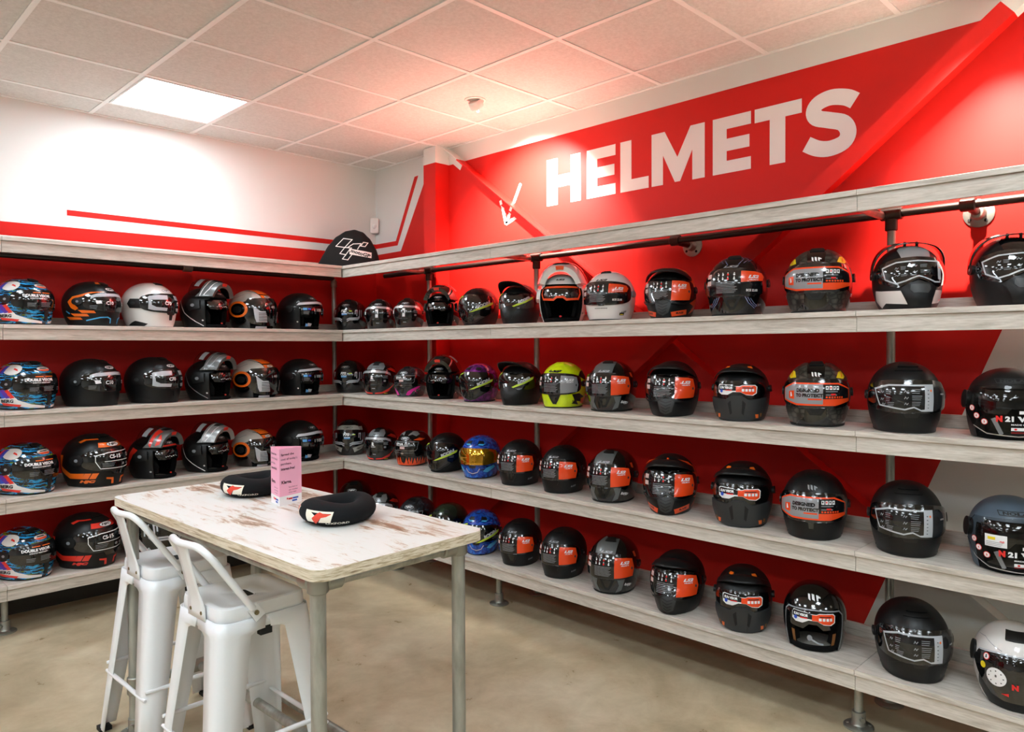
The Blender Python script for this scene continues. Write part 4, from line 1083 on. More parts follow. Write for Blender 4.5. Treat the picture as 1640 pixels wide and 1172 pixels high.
def band(top=None, red=False):
    h = HB('full'); h.shell(BLK_G); h.roll(); h.visor(VISOR, -15, 24, 72); P = 'visor_film'
    if top:
        h.poly('shell', [(-30, 28), (30, 28), (34, 44), (22, 66), (-22, 66), (-34, 44)], (0, 0), .0012, top); h.poly('shell', [(-10, -6), (10, -6), (8, 6), (-8, 6)], (0, 56), .0018, TRIM)
        h.poly('shell', [(44, 34), (78, 22), (96, 18), (90, 28), (60, 40)], (0, 0), .0014, REDG, True)
    h.logo('HJC', (0, 38), 24, BLK_M if top else LAB_W, top or TRIM, GREYM if not top else TRIM, off=.002)
    if red: h.poly('shell', [(4, -50), (30, -48), (62, -34), (84, -18), (84, -22), (62, -40), (70, -40), (60, -46), (34, -53), (4, -54)], (0, 0), .0014, REDG, True); h.rect('shell', 40, -53.5, 58, -51.5, YEL, .002)
    h.poly(P, [(-62, 8), (-40, 14), (0, 16), (40, 14), (62, 8), (58, 15), (38, 20), (0, 22), (-38, 20), (-58, 15)], (0, 0), .0082, mat('silver_band_film', '#c9ccd0', .22, .5))
    if top: h.text(P, 'R', (-2, 4), 9, LAB_W, .0086, 8, .08); h.rect(P, -8, -4, 5, -2.6, LAB_W, .0086)
    else: h.rect(P, -6, -9, 2, 13.5, LAB_W, .0084); h.text(P, 'R', (-2, 4), 8, LAB_K, .009, 7, .06)
    h.rect(P, -60, 0, -50, 8, LAB_W if not top else LAB_K, .0086); tlines(h, P, 32, 50, 2, 8, 4, GREYM, .0086); h.rect(P, 34, -7, 42, -2, GREYM, .0086)
    h.poly('chin_vent', [(-16, -18), (16, -18), (9, -26), (-9, -26)], (0, 0), .005, TRIM, False, 5, .005, smooth=40); h.rect('shell', -5, -36, 5, -33, GREYM, .0015)
    h.pivots(TRIM, 82, 3, 8); h.topvent(TRIM, 68); return h
@design
def black_band(): return band()
@design
def silver_band(): return band(mat('satin_silver_graphic', '#8f9294', .3, .4, coat=.4), True)
def alpha(body, nm, art=None):
    h = HB('full'); h.shell(body); h.roll(); h.visor(VISOR, -15, 22, 72); P = 'visor_film'
    h.logo('HJC', (0, 36), 26, LAB_W, TRIM, LAB_L)
    h.text(P, nm, (-6, 13), 5.2, LAB_W, .0086, 38, .03); h.rect(P, -24, 8.6, 16, 9.4, LAB_W, .0086); h.rect(P, -8, 2, 6, 7, mat('pale_pink_label', '#d8b8b4', .4), .0086)
    h.line(P, [(-30, 18), (48, 18), (46, 2), (40, -2)], 1., GREYM, .0084); tlines(h, P, -40, 40, -8, -2, 2, GREYM, .0084, .2)
    h.ell('visor_tab', (0, -13), 4, 3, CHROME, .012, 12, False, .006, smooth=40)
    if art == 'pink':
        h.poly('shell', [(14, -50), (22, -36), (40, -26), (66, -16), (76, -18), (60, -28), (44, -36), (34, -48), (26, -52)], (0, 0), .0014, PINKG, True)
        for q in ((54, -36, 3), (70, -28, 2.5), (62, -42, 2)): h.ell('shell', (q[0], q[1]), q[2], q[2], PINKG, .0014, 9, True)
    if art == 'flame':
        random.seed(4)
        pts = [(-86, -50)]
        for i in range(17): x = -80+i*10; pts += [(x, -24-random.random()*5), (x+5, -42-random.random()*5)]
        pts += [(86, -50), (40, -54), (-40, -54)]
        h.poly('shell', pts, (0, 0), .0014, ORANGER)
        for i in range(9): h.poly('shell', [(-2, 8), (3, -6), (0, -10)], (-64+i*16, -40), .002, BLK_M)
        for sg in (1, -1): h.poly('shell', [(sg*a, b) for a, b in [(30, 31), (58, 27), (74, 32), (48, 38)]], (0, 0), .0014, ORANGER); h.poly('shell', [(sg*a, b) for a, b in [(6, 46), (18, 52), (34, 44), (44, 52), (28, 66), (12, 72)]], (0, 0), .0014, SILV)
    h.pivots(TRIM, 84, 3, 8); h.vee(TRIM, 8, -22, -44, BLK_G); h.topvent(TRIM, 66); return h
@design
def pink_alpha(): return alpha(SMOKE, 'RPHA 70', 'pink')
@design
def flame_alpha(): return alpha(BLK_G, 'RPHA 11', 'flame')
@design
def dark_alpha(): return alpha(SMOKE, 'RPHA 11')
def shield(body, vm=VISOR, strap=True, word='ICON', art=None):
    h = HB('shield'); h.shell(body); h.roll()
    big = [(-76, 10), (-66, 24), (-40, 31), (0, 33), (40, 31), (66, 24), (76, 10), (70, -14), (44, -30), (16, -46), (0, -50), (-16, -46), (-44, -30), (-70, -14)]
    small = [(-74, 8), (-64, 20), (-36, 26), (0, 27), (36, 26), (64, 20), (74, 8), (70, -12), (40, -17), (-40, -17), (-70, -12)]
    h.poly('visor', (big if art is None else small)[::-1], (0, 0), .010, vm, False, 7, .010, smooth=50)
    if strap:
        P = 'visor_film'
        h.line(P, [(-64, -8), (-58, 8), (-44, 22), (-26, 28)], 3.2, LIME, .0112)
        h.poly(P, [(-2, -20), (10, -18), (64, 4), (66, 10), (58, 9), (20, -8)], (0, 0), .0112, LIME)
        h.text(P, word, (38, 3), 9, LAB_L, .0116, 40, .08, .1, rot=22); tlines(h, P, 42, 56, -10, -6, 2, GREYM, .0112)
    if art is None:
        for i in range(4):
            for j in (-1, 0, 1): h.rect('chin_vent', j*8-2.5, -30-i*4.4, j*8+2.5, -28-i*4.4, TRIM, .0135, smooth=40)
        h.line('chin_vent', [(-44, -28), (-16, -45), (0, -49), (16, -45), (44, -28)], 2.4, BLK_G, .0128, smooth=40)
    else:
        h.line('shell', [(-20, -28), (-14, -38), (0, -42), (14, -38), (20, -28)], 2, LAB_L, .0016)
        for sg in (1, -1): h.poly('shell', [(sg*a, b) for a, b in [(40, -26), (62, -20), (70, -26), (44, -40), (30, -36)]], (0, 0), .0014, CYAN); h.poly('shell', [(sg*a, b) for a, b in [(10, 38), (24, 36), (30, 42), (14, 46)]], (0, 0), .0014, CYAN); h.line('shell', [(sg*4, 34), (sg*18, 31), (sg*34, 34), (sg*44, 30)], 3, BLUEG, .0014)
        h.poly('chin_vent', [(-10, -20), (10, -20), (8, -26), (-8, -26)], (0, 0), .004, TRIM, False, 5, .004, smooth=40)
    h.sidevents(TRIM, 24, 46); h.pivots(TRIM, 82, 6, 7); h.seam(); return h
@design
def black_shield(): return shield(BLK_M, word='ICON')
@design
def purple_shield(): return shield(PURPLE)
@design
def camo_shield(): return shield(CAMO)
@design
def blue_gold(): return shield(BLUEDR, GOLD, False, art='blue')
@design
def blue_dark(): return shield(BLUEDR, VISOR, True, art='blue')
@design
def black_peaked():
    h = HB('adv'); h.shell(BLK_M); h.roll(); h.visor(VISOR, -16, 28, 74, .008, vs=1.08); P = 'visor_film'
    h.line(P, [(-60, -10), (-56, 8), (-44, 20), (-30, 26)], 3, LIME, .0095); h.poly(P, [(0, -12), (10, -11), (62, 11), (64, 17), (56, 15), (18, -2)], (0, 0), .0095, LIME)
    h.text(P, 'icon', (36, 9), 9, LAB_L, .0102, 36, .07, .1, rot=22)
    h.poly('chin_vent', [(-20, -16), (0, -8), (20, -16), (14, -30), (8, -44), (-8, -44), (-14, -30)], (0, 0), .012, BLK_M, False, 5, .012, smooth=35); h.poly('chin_vent', [(-14, -28), (14, -28), (6, -40), (-6, -40)], (0, 0), .013, DARKHOLE, False, 5, smooth=35)
    h.peak(BLK_M, .105, .052, 56, 74, 'peak', 36); h.pivots(TRIM, 84, 5, 8); return h
def eight_label(h, off, lo=-12, hi=18, half=False, rpan=LAB_O, lpan=LAB_K, small_r=None, x1=62):
    P = 'visor_film'
    h.rect(P, -34, lo, 14, hi, lpan, off); h.rect(P, -60, lo, -34, hi, lpan, off)
    r0 = lo if not half else (lo+hi)/2+1
    h.poly(P, [(14, r0), (x1-4, r0+2), (x1, (r0+hi)/2), (x1-6, hi-3), (40, hi-1), (14, hi)], (0, 0), off, rpan)
    if half:
        h.poly(P, [(14, lo), (x1-8, lo+2), (x1-4, r0+2), (14, r0)], (0, 0), off, LAB_K); h.text(P, 'ECE 22.05', (34, lo+6), 3.2, LAB_W, off+.0006, 22, .03)
    icons(h, P, -22, hi-5, 4, 8.5, 1.5, LAB_W, off+.0006); icons(h, P, -22, hi-10.5, 4, 8.5, 1.5, LAB_W, off+.0006)
    tlines(h, P, -26, 8, lo+3, hi-15, 8, GREYM, off+.0006, .4)
    for i in range(2): h.rect(P, -50, hi-9-i*9, -38, hi-3-i*9, mat('pale_pink_label', '#d8b8b4', .4), off+.0006)
    h.text(P, 'LS2', (38, hi-8), 4.2, LAB_W, off+.0006, 22, .05, .35); h.text(P, 'HELMETS', (38, hi-12), 1.8, LAB_W, off+.0006, 18, .02)
    h.ell(P, (x1-7, 2), 2.2, 2.2, GREYP, off+.0008, 10)
def eight(body, chin='vee', half=False, rpan=LAB_O, art=None, logoM=GREYM):
    h = HB('full'); h.shell(body); h.roll(); h.seam(); h.visor(VISOR, -16, 24, 73); eight_label(h, .0084, -13, 19, half, rpan)
    h.text('shell', 'LS2', (-4, 36), 5, logoM, .0012, 24, .05, .35); h.text('shell', 'LS2', (56, -38), 4, logoM, .0012, 16, .04, .35, rot=8, mirror=True)
    if art == 'grey':
        h.poly('shell', [(-30, 27), (14, 27), (18, 70), (-18, 76), (-34, 50)], (0, 0), .0010, GREYSH); h.text('shell', 'LS2', (-4, 36), 5, LAB_L, .0018, 24, .05, .35)
        h.poly('shell', [(20, -20), (40, -20), (34, -48), (18, -54), (26, -36)], (0, 0), .0012, GREYSH, True); h.text('shell', 'RAPID', (50, -36), 6, LAB_W, .0016, 20, .04, .3, rot=-10)
        h.poly('shell', [(-4, -6), (4, -6), (4, 6), (-4, 6)], (76, 26), .0014, ORANGER, True); h.poly('shell', [(-10, -3), (-1, -2), (-1, 2), (-7, 3)], (0, 66), .002, LAB_L, True)
    if art == 'neon':
        for sg in (1, -1):
            h.poly('shell', [(sg*a, b) for a, b in [(46, -22), (70, -20), (92, -30), (78, -34), (96, -44), (64, -40), (74, -50), (48, -46), (56, -38)]], (0, 0), .0014, BLK_M)
            h.poly('shell', [(sg*a, b) for a, b in [(64, 24), (92, 12), (104, 20), (84, 30), (96, 40), (70, 36)]], (0, 0), .0014, BLK_M)
        h.text('shell', 'LS2', (-4, 38), 6, BLK_M, .0018, 34, .06, .35)
        h.poly('shell', [(80, -36), (100, -30), (108, -46), (84, -48)], (0, 0), .0018, ORANGE, True)
    if art == 'irid':
        for sg in (1, -1):
            for k in range(3): h.line('shell', [(sg*(22+k*6), -22-k*2), (sg*(30+k*6), -34), (sg*(46+k*3), -44+k*2)], 1.6, IRID, .0014); h.line('shell', [(sg*(8+k*9), 40+k*4), (sg*(16+k*10), 56), (sg*(10+k*6), 68)], 1.6, IRID, .0014)
            h.line('shell', [(sg*70, 20), (sg*92, 34), (sg*110, 30)], 2, IRID, .0014)
    if chin == 'vee': h.vee(TRIM, 16, -20, -47, BLK_G)
    elif chin == 'round': h.poly('chin_vent', [(-14, -22), (14, -22), (9, -36), (-9, -36)], (0, 0), .004, BLK_M, False, 5, .004, smooth=40); h.line('shell', [(30, -24), (60, -30), (90, -26)], 1.2, TRIM, .0012, True)
    else:
        h.poly('chin_vent', [(-8, -17), (8, -17), (5, -24), (-5, -24)], (0, 0), .005, TRIM, False, 5, .005, smooth=40)
        for k in range(8): h.rect('chin_vent', -14+k*3.4, -31, -12+k*3.4, -29, TRIM, .003)
        h.rect('shell', 44, -46, 58, -40, TRIM, .0016); h.rect('shell', 46, -45, 56, -43, YEL, .002)
    h.pivots(TRIM if body is not WHITE_G else GREYM, 84, 4, 8); h.topvent(TRIM if art != 'neon' else NEON, 66)
    return h
@design
def white_eight(): return eight(WHITE_G, 'slot', True, LAB_O, None, TRIM)
@design
def black_eight(): return eight(BLK_M)
@design
def round_eight(): return eight(BLK_M, 'round')
@design
def grey_eight(): return eight(BLK_G, 'vee', False, LAB_O, 'grey')
@design
def neon_eight(): return eight(NEON, 'vee', False, LAB_G, 'neon', BLK_M)
@design
def irid_eight(): return eight(BLK_G, 'vee', True, LAB_O, 'irid')
def trail(body_art):
    h = HB('adv'); h.shell(BLK_M); h.roll(); h.visor(VISOR, -18, 24, 74, .008); eight_label(h, .0095, -14, 19)
    h.line('visor', [(-66, -12), (-40, -19), (-14, -17), (0, -10), (14, -17), (40, -19), (66, -12)], 3, TRIM, .0125)
    h.poly('chin_vent', [(-16, -22), (0, -14), (16, -22), (11, -46), (0, -52), (-11, -46)], (0, 0), .009, GREYP, False, 5, .009, smooth=35)
    for k in range(4): h.line('chin_vent', [(-9+k, -25-k*6), (0, -29-k*6), (9-k, -25-k*6)], 1.8, TRIM, .0105, smooth=35)
    h.peak(BLK_M, .058, .026, 56, 76, 'peak', 32)
    if body_art:
        h.poly('shell', [(17, -45), (58, -38), (62, -49), (21, -55)], (0, 0), .0014, ORANGER, True); h.text('shell', 'BLAZE', (40, -46), 4, BLK_M, .0018, 20, .05, 0, 6, True)
        h.poly('shell', [(64, -24), (98, -10), (104, -22), (92, -40), (70, -48), (84, -30)], (0, 0), .0014, ORANGER, True); h.line('shell', [(66, 22), (92, 12), (104, 26)], 5, ORANGER, .0014, True)
        k = MB(); h.parts['peak_graphic'] = k; h.order.append('peak_graphic'); h.opt['peak_graphic'] = dict(smooth=60)
        for sg in (1, -1):
            P = [h.pt(sg*p, a, .017+q) for p, a, q in ((24, 50, .012), (54, 44, .008), (66, 34, .004), (40, 42, .016))]
            k.add(P if sg > 0 else P[::-1], [(0, 1, 2, 3)], ORANGER); h.poly('shell', [(sg*a, b) for a, b in [(62, 24), (100, 10), (112, 24), (80, 44)]], (0, 0), .0014, ORANGER)
        P = [h.pt(p, a, .020) for p, a in ((-2.5, 56), (2.5, 56), (2.5, 48), (-2.5, 48))]; k.add(P, [(0, 1, 2, 3)], ORANGER)
    h.pivots(TRIM, 86, 6, 8); return h
@design
def orange_trail(): return trail(True)
@design
def black_trail(): return trail(False)
def protect_label(h, off):
    P = 'visor_film'
    out = [(-62, -7), (-30, -13), (30, -13), (62, -7), (62, 9), (36, 16), (-36, 16), (-62, 9)]
    h.poly(P, out, (0, 0), off, LAB_O); h.poly(P, [(-60, -5), (-30, -10.5), (10, -11), (10, 14), (-35, 14), (-60, 8)], (0, 0), off+.0005, LAB_G); h.poly(P, [(10, -4), (60, -3), (60, 8), (35, 14), (10, 14)], (0, 0), off+.0005, LAB_K)
    h.poly(P, [(-46, -4), (-34, -5), (-34, 6), (-46, 5)], (0, 0), off+.001, LAB_O); h.poly(P, [(-42, -2), (-38, -1), (-40, 4), (-42, 4)], (0, 0), off+.0015, LAB_W)
    h.text(P, 'DESIGNED', (-12, 6.5), 4.6, LAB_K, off+.001, 34, .06); h.text(P, 'TO PROTECT', (-10, .5), 4.6, LAB_K, off+.001, 40, .06); h.rect(P, -10, -5.5, 8, -3.5, LAB_O, off+.001)
    for i in range(4): h.rect(P, 14+i*6, 7.5, 18.5+i*6, 12, LAB_W, off+.001); h.rect(P, 15+i*6, 9, 17+i*6, 11, LAB_K if i != 1 else LAB_R, off+.0014)
    tlines(h, P, 14, 34, 1, 5, 2, GREYM, off+.001); h.rect(P, 22, 1, 30, 3, LAB_R, off+.0014)
    for i in range(7): h.rect(P, 14+i*4.5, -2.6, 17+i*4.5, -.4, LAB_O, off+.001)
def mmark(h, c, k, m, part='shell', off=.0016):
    for x0, pts in ((0, [(-6, 5), (-3.4, 4.2), (-2.6, -5), (-5, -3)]), (0, [(-1.8, 5), (.4, 4.2), (1.4, -5), (-1, -3)]), (0, [(2.2, 4), (4, 3.4), (7.4, 1), (7.4, -1), (5, -.4), (4.8, -5), (3, -3.5)])):
        h.poly(part, [(x*k, y*k) for x, y in pts], c, off, m)
def protect(snake):
    h = HB('full'); h.shell(BLK_G if snake else BLK_M); h.roll(); h.visor(VISOR, -17, 22, 73)
    if snake:
        h.poly('shell', [(16, -20), (60, -18), (78, -26), (70, -48), (40, -54), (18, -40)], (0, 0), .0012, SCALES, True); h.poly('shell', [(12, 26), (70, 24), (96, 30), (70, 66), (14, 70)], (0, 0), .0012, SCALES, True, 8)
        h.poly('shell', [(34, 30), (52, 28), (60, 32), (50, 44), (40, 42)], (0, 0), .002, YEL, True); h.poly('shell', [(46, 31), (49, 31), (50, 41), (47, 40)], (0, 0), .0026, ORANGE, True)
        h.text('shell', 'MT', (84, -26), 6, LAB_W, .002, 12, .06, mirror=True)
    protect_label(h, .0084); mmark(h, (0, 37), 1.0, LAB_W if snake else GREYM)
    if snake: h.poly('chin_vent', [(-18, -20), (18, -20), (8, -36), (-8, -36)], (0, 0), .005, TRIM, False, 5, .005, smooth=40); h.poly('chin_vent', [(-9, -23), (9, -23), (4, -32), (-4, -32)], (0, 0), .0058, DARKHOLE, False, 5, smooth=40)
    else: h.poly('chin_vent', [(-18, -20), (18, -20), (14, -24), (4, -25), (3, -36), (-3, -36), (-4, -25), (-14, -24)], (0, 0), .004, BLK_G, False, 5, .004, smooth=40); h.line('shell', [(20, -26), (56, -34), (88, -28)], 1.2, TRIM, .0012, True)
    h.pivots(TRIM, 84, 4, 8); h.topvent(TRIM, 66); h.seam(); return h
@design
def snake_protect(): return protect(True)
@design
def black_protect(): return protect(False)
def sun_label(h, part, off, c=(0, 0), k=1.):
    out = [(-34, 8), (-30, 10), (-8, 9), (-4, 7), (4, 7), (8, 9), (30, 9), (34, 6), (33, -5), (26, -9), (14, -8), (5, -3), (-5, -3), (-14, -8), (-26, -8), (-33, -4)]
    S = lambda pts: [(x*k, y*k) for x, y in pts]
    h.poly(part, S(out), c, off, LAB_W); inn = lambda pts: S([(x*.95, y*.88) for x, y in pts])
    h.poly(part, inn([(-34, 8), (-30, 10), (-8, 9), (-1, 7), (-1, -1), (-34, 0)]), c, off+.0005, LAB_K); h.poly(part, inn([(-1, 7), (4, 7), (8, 9), (30, 9), (34, 6), (33, -5), (26, -9), (14, -8), (5, -3), (-1, -3)]), c, off+.0005, LAB_O)
    h.text(part, 'SUN VISOR', (c[0]-18*k, c[1]+4*k), 4.2*k, LAB_W, off+.001, 24*k, .06); h.rect(part, c[0]-18*k, c[1]-1*k, c[0]-7*k, c[1]+.6*k, LAB_R, off+.001); h.ell(part, (c[0]-26*k, c[1]-1.5*k), 3*k, 3*k, BLUEG, off+.0012, 12)
    for i in range(4): h.rect(part, c[0]+(7+i*5.6)*k, c[1]-2*k, c[0]+(11+i*5.6)*k, c[1]+2.2*k, LAB_W, off+.001)
    h.rect(part, c[0]+8*k, c[1]+3.4*k, c[0]+26*k, c[1]+4.8*k, BLK_M, off+.001)
@design
def mask_street():
    h = HB('full'); h.shell(BLK_M); h.roll()
    h.poly('visor', [(-64, 6), (-54, 20), (-20, 24), (20, 24), (54, 20), (64, 6), (54, -8), (20, -12), (0, -6), (-20, -12), (-54, -8)][::-1], (0, 0), .005, VISOR, False, 6, .005, smooth=50)
    sun_label(h, 'visor_film', .0062, (0, 6), 1.12)
    h.poly('mask', [(-62, -9), (-20, -13), (-8, -4), (8, -4), (20, -13), (62, -9), (66, -26), (56, -50), (20, -56), (-20, -56), (-56, -50), (-66, -26)][::-1], (0, 0), .010, GREYP, False, 6, .010, smooth=35)
    for sg in (1, -1):
        h.poly('mask', [(sg*a, b) for a, b in [(9, -14), (15, -20), (12, -44), (8, -40)]], (0, 0), .0108, DARKHOLE)
        h.poly('mask', [(sg*a, b) for a, b in [(36, -42), (44, -42), (46, -50), (39, -50)]], (0, 0), .011, ORANGE); h.poly('mask', [(sg*a, b) for a, b in [(48, -40), (53, -40), (54, -47), (49, -47)]], (0, 0), .011, BROWN)
    h.poly('mask', [(-9, -6), (9, -6), (7, -50), (-7, -50)], (0, 0), .015, GREYP, False, 6, .006)
    h.peak(BLK_M, .030, .020, 56, 76, 'peak', 34)
    for sg in (1, -1): h.poly('peak_badge' if sg > 0 else 'peak_badge#', [(-5, -2), (4, -3), (3, 3), (-4, 3)], (sg*34, 54), .012, ORANGE, False, 6, .004)
    h.pivots(TRIM, 86, 8, 7); return h
@design
def gloss_open():
    h = HB('jet'); h.shell(BLK_G, (56, -60, 20)); h.roll(); h.liner(54, 20)
    mmark(h, (0, 46), 1.4, LAB_W); h.poly('sun_visor', [(-52, 20), (52, 20), (54, 2), (44, -12), (16, -14), (6, -4), (-6, -4), (-16, -14), (-44, -12), (-54, 2)][::-1], (0, 0), -.006, VISOR, False, 6, .003, smooth=60)
    sun_label(h, 'visor_film', -.0045, (0, 7), 1.2); h.line('edge_trim', [(-57, -56), (-57, 14), (-48, 21), (0, 23), (48, 21), (57, 14), (57, -56)], 2.4, GREYM, .002, smooth=60)
    for x in (-34, 0, 34): h.ell('shell', (x, 30), 2.2, 2.2, CHROME, .0025, 12)
    for sg in (1, -1): h.rect('leather_tab' if sg > 0 else 'leather_tab#', sg*46-5, -52, sg*46+5, -24, BROWN, -.016); 
    h.line('chin_strap', [(-8, -34), (8, -44), (20, -46)], 3, LAB_L, -.02); h.ell('strap_buckle', (-6, -34), 5, 6, GREYM, -.018, 12, False, .004); return h
def next_label(h, off, lo=-11, hi=17):
    P = 'visor_film'
    h.poly(P, [(-56, 12), (-30, hi), (30, hi), (30, lo-3), (12, lo-3), (2, lo+1), (-8, lo-2), (-46, lo+3)][::-1], (0, 0), off, LAB_L); h.poly(P, [(-53, 10.5), (-29, hi-2), (16, hi-2), (16, lo-.5), (11, lo-1), (2, lo+3), (-8, lo), (-44, lo+4.5)][::-1], (0, 0), off+.0005, LAB_K)
    for (x, y, w) in ((-40, 8, 14), (-40, 0, 12), (-38, -6, 16), (-6, 9, 16), (-6, 2, 18), (-6, -5, 16)): tlines(h, P, x+6, x+w, y-2, y+2, 3, GREYM, off+.001); h.line(P, [(x-2.5, y-1), (x-1, y+1.2), (x+.5, y-1), (x+2.2, y+1)], .8, GREYM, off+.001)
    for i in range(6): h.rect(P, 20, lo+1+i*4, 22, lo+1.6+i*4, LAB_K, off+.001)
    h.ell(P, (26, 10), 1.4, 1.4, ORANGE, off+.001, 10); h.poly(P, [(30, hi), (62, hi-6), (62, lo+4), (30, lo-3)][::-1], (0, 0), off, mat('smoke_film', '#2c2b2c', .15, coat=.6)); h.text(P, 'NEXX', (50, 6), 1.6, LAB_W, off+.0008, 9, .02)
@design
def black_next():
    h = HB('full'); h.shell(BLK_M); h.roll(); h.seam(); h.visor(VISOR, -17, 23, 75, .0085); next_label(h, .0098)
    h.poly('chin_vent', [(-22, -18), (20, -18), (12, -30), (10, -53), (-10, -53), (-12, -30)], (0, 0), .006, BLK_M, False, 5, .006, smooth=35); h.poly('chin_vent', [(-12, -22), (12, -22), (7, -31), (-7, -31)], (0, 0), .0068, TRIM, False, 5, smooth=35)
    h.line('shell', [(26, -24), (60, -38), (90, -36)], 1.4, TRIM, .0014, True); h.pivots(TRIM, 86, 3, 8); h.topvent(BLK_M, 62, 14)
    h.poly('top_vent', [(-20, -4), (20, -4), (14, 3), (-14, 3)], (0, 52), .004, BLK_M, False, 5, .004, smooth=35); return h
def next_adv(cheek):
    h = HB('adv'); h.shell(BLK_M); h.roll()
    vis = [(-72, 8), (-60, 22), (-30, 30), (0, 32), (30, 30), (60, 22), (72, 8), (64, -10), (30, -21), (16, -16), (0, -7), (-16, -16), (-30, -21), (-64, -10)]
    h.poly('visor', vis[::-1], (0, 0), .009, VISOR, False, 7, .009, smooth=50); P = 'visor_film'
    h.line(P, [(-56, 14), (-30, 22), (0, 24), (34, 22), (34, -12), (22, -13), (0, -3), (-18, -11), (-32, -14), (-50, -5)], 2.4, LAB_L, .0104, closed=True); h.rect(P, 30, -8, 37, 22, LAB_L, .0106); h.ell(P, (34, 12), 1.4, 1.4, ORANGE, .0112, 10)
    for (x, y, w) in ((-30, 12, 14), (-4, 15, 16), (-30, 0, 16), (-4, 6, 20)): tlines(h, P, x+6, x+w, y-2, y+2, 3, GREYM, .0104); h.line(P, [(x-3, y-1), (x-1, y+1.4), (x+1, y-1), (x+2.6, y+1.2)], .9, GREYM, .0104)
    for sg in (1, -1):
        h.poly('shell', [(sg*a, b) for a, b in [(28, -26), (66, -24), (84, -22), (92, -40), (80, -54), (62, -46), (20, -50)]], (0, 0), .0014, cheek)
    h.poly('chin_vent', [(-24, -22), (-12, -14), (12, -14), (24, -22), (18, -40), (16, -55), (-16, -55), (-18, -40)][::-1], (0, 0), .012, BLK_M, False, 5, .012, smooth=35); h.poly('chin_vent', [(-11, -18), (11, -18), (13, -26), (8, -32), (-8, -32), (-13, -26)][::-1], (0, 0), .015, GREYP, False, 5, .004, smooth=35)
    h.text('shell', 'NEXX', (52, -42), 2.6, REDG, .002, 12, .05, mirror=False); h.poly('shell', [(-22, 33), (22, 33), (26, 52), (16, 72), (-16, 72), (-26, 52)], (0, 0), .0014, SILV if cheek is WHITE_G else BLK_G, False, 7)
    # open arched peak carried on side struts
    rows = []
    for j in range(5):
        v = j/4; row = []
        for i in range(33):
            t = math.pi*i/32; s_ = math.sin(t); ct = math.cos(t)
            row.append(Vector((-.010+.085*s_**.8*(.55+.45*v)+(.030*(v-.5)), (.138+.004*s_)*ct/max(abs(ct), .55)*max(abs(ct), .55)**.8 if abs(ct) > 0 else 0, .150+.138*s_**.75-(.012*v)*s_)))
        rows.append(row)
    mb = h.mb('peak', smooth=60); mb.grid(rows, BLK_G); h.opt['peak'] = dict(smooth=60, solid=(.005, 0))
    for sg in (1, -1):
        p = 'peak_strut' if sg > 0 else 'peak_strut#'
        h.mb(p, smooth=60).tube([Vector((.052, sg*.024, .262)), Vector((.058, sg*.022, .285))], .006, TRIM, 8)
    h.pivots(TRIM, 88, 6, 9); return h
@design
def white_next_adv(): return next_adv(WHITE_G)
@design
def black_next_adv(): return next_adv(BLK_M)
def long_jet(body, tagwhite=False, paper=False):
    h = HB('jet'); h.shell(body, (70, -60, 26)); h.roll(); h.liner(68, 26)
    h.poly('visor', [(-80, 12), (-64, 27), (0, 31), (64, 27), (80, 12), (76, -14), (62, -34), (40, -46), (0, -50), (-40, -46), (-62, -34), (-76, -14)][::-1], (0, 0), .015, CLEAR, False, 7, .003, smooth=60)
    h.line('visor_rim', [(-78, -8), (-62, -34), (-40, -46), (0, -49.5), (40, -46), (62, -34), (78, -8)], 1.6, CHROME, .0165, smooth=60)
    h.poly('sun_visor', [(-60, 26), (60, 26), (62, 0), (48, -14), (14, -16), (6, -6), (-6, -6), (-14, -16), (-48, -14), (-62, 0)][::-1], (0, 0), -.008, VISOR, False, 6, .003, smooth=60)
    P = 'visor_film'; o = .0165
    for i, (x, y) in enumerate(((-62, -6), (-54, -18), (-42, -27))): rs = 'round_sticker'+'#'*i; h.ell(rs, (x, y), 5, 5, LAB_R, o, 16); h.ell(rs, (x, y), 4.1, 4.1, LAB_W, o+.0005, 16); h.text(rs, '543'[i], (x, y), 3.6, LAB_R, o+.001, 2.4, .04)
    h.text(P, 'N', (-22, -21), 10, LAB_R, o+.001, 8, .08); h.text(P, '21 VISOR', (8, -21), 9, LAB_W, o+.001, 46, .06)
    h.text(P, 'MADE IN ITALY', (6, -30), 2.4, LAB_W, o+.001, 28, .03); h.rect(P, -8, -40, 24, -35, LAB_W, o); h.ell(P, (-3, -37.5), 1.6, 1.6, LAB_R, o+.0006, 10)
    h.rect(P, 0, -13, 12, -8, LAB_W, o)
    if paper: h.rect('paper_label', -44, -12, -16, 6, LAB_W, o); h.rect('paper_label', -40, -1, -30, 3, YEL, o+.0006); h.text('paper_label', 'gut', (-22, -3), 4, LAB_R, o+.0006, 6, .04); tlines(h, 'paper_label', -42, -20, -10, -5, 3, GREYM, o+.0006)
    h.line('shell', [(-24, 37), (24, 37), (26, 45), (-26, 45)], 1.2, TRIM if body is BLUEGREY else GREYP, .0014, closed=True); h.text('shell', 'NOLAN', (0, 41), 5.6, TRIM if body is BLUEGREY else GREYP, .0014, 38, .05)
    for sg in (1, -1): h.ell('visor_pivot' if sg > 0 else 'visor_pivot#', (sg*88, 6), 12, 14, TRIM, .016, 22, False, .016, smooth=40)
    h.poly('chin_strap', [(-12, -4), (12, -4), (12, 4), (-12, 4)], (6, -50), -.014, REDSTRAP, False, 6, .004)
    h.poly('hang_tag', [(-7, 12), (0, 15), (12, -12), (6, -16)], (-30, -36), -.006, LAB_L, False, 6, .002); return h
@design
def black_long_jet(): return long_jet(BLK_M)
@design
def slate_long_jet(): return long_jet(BLUEGREY, paper=True)
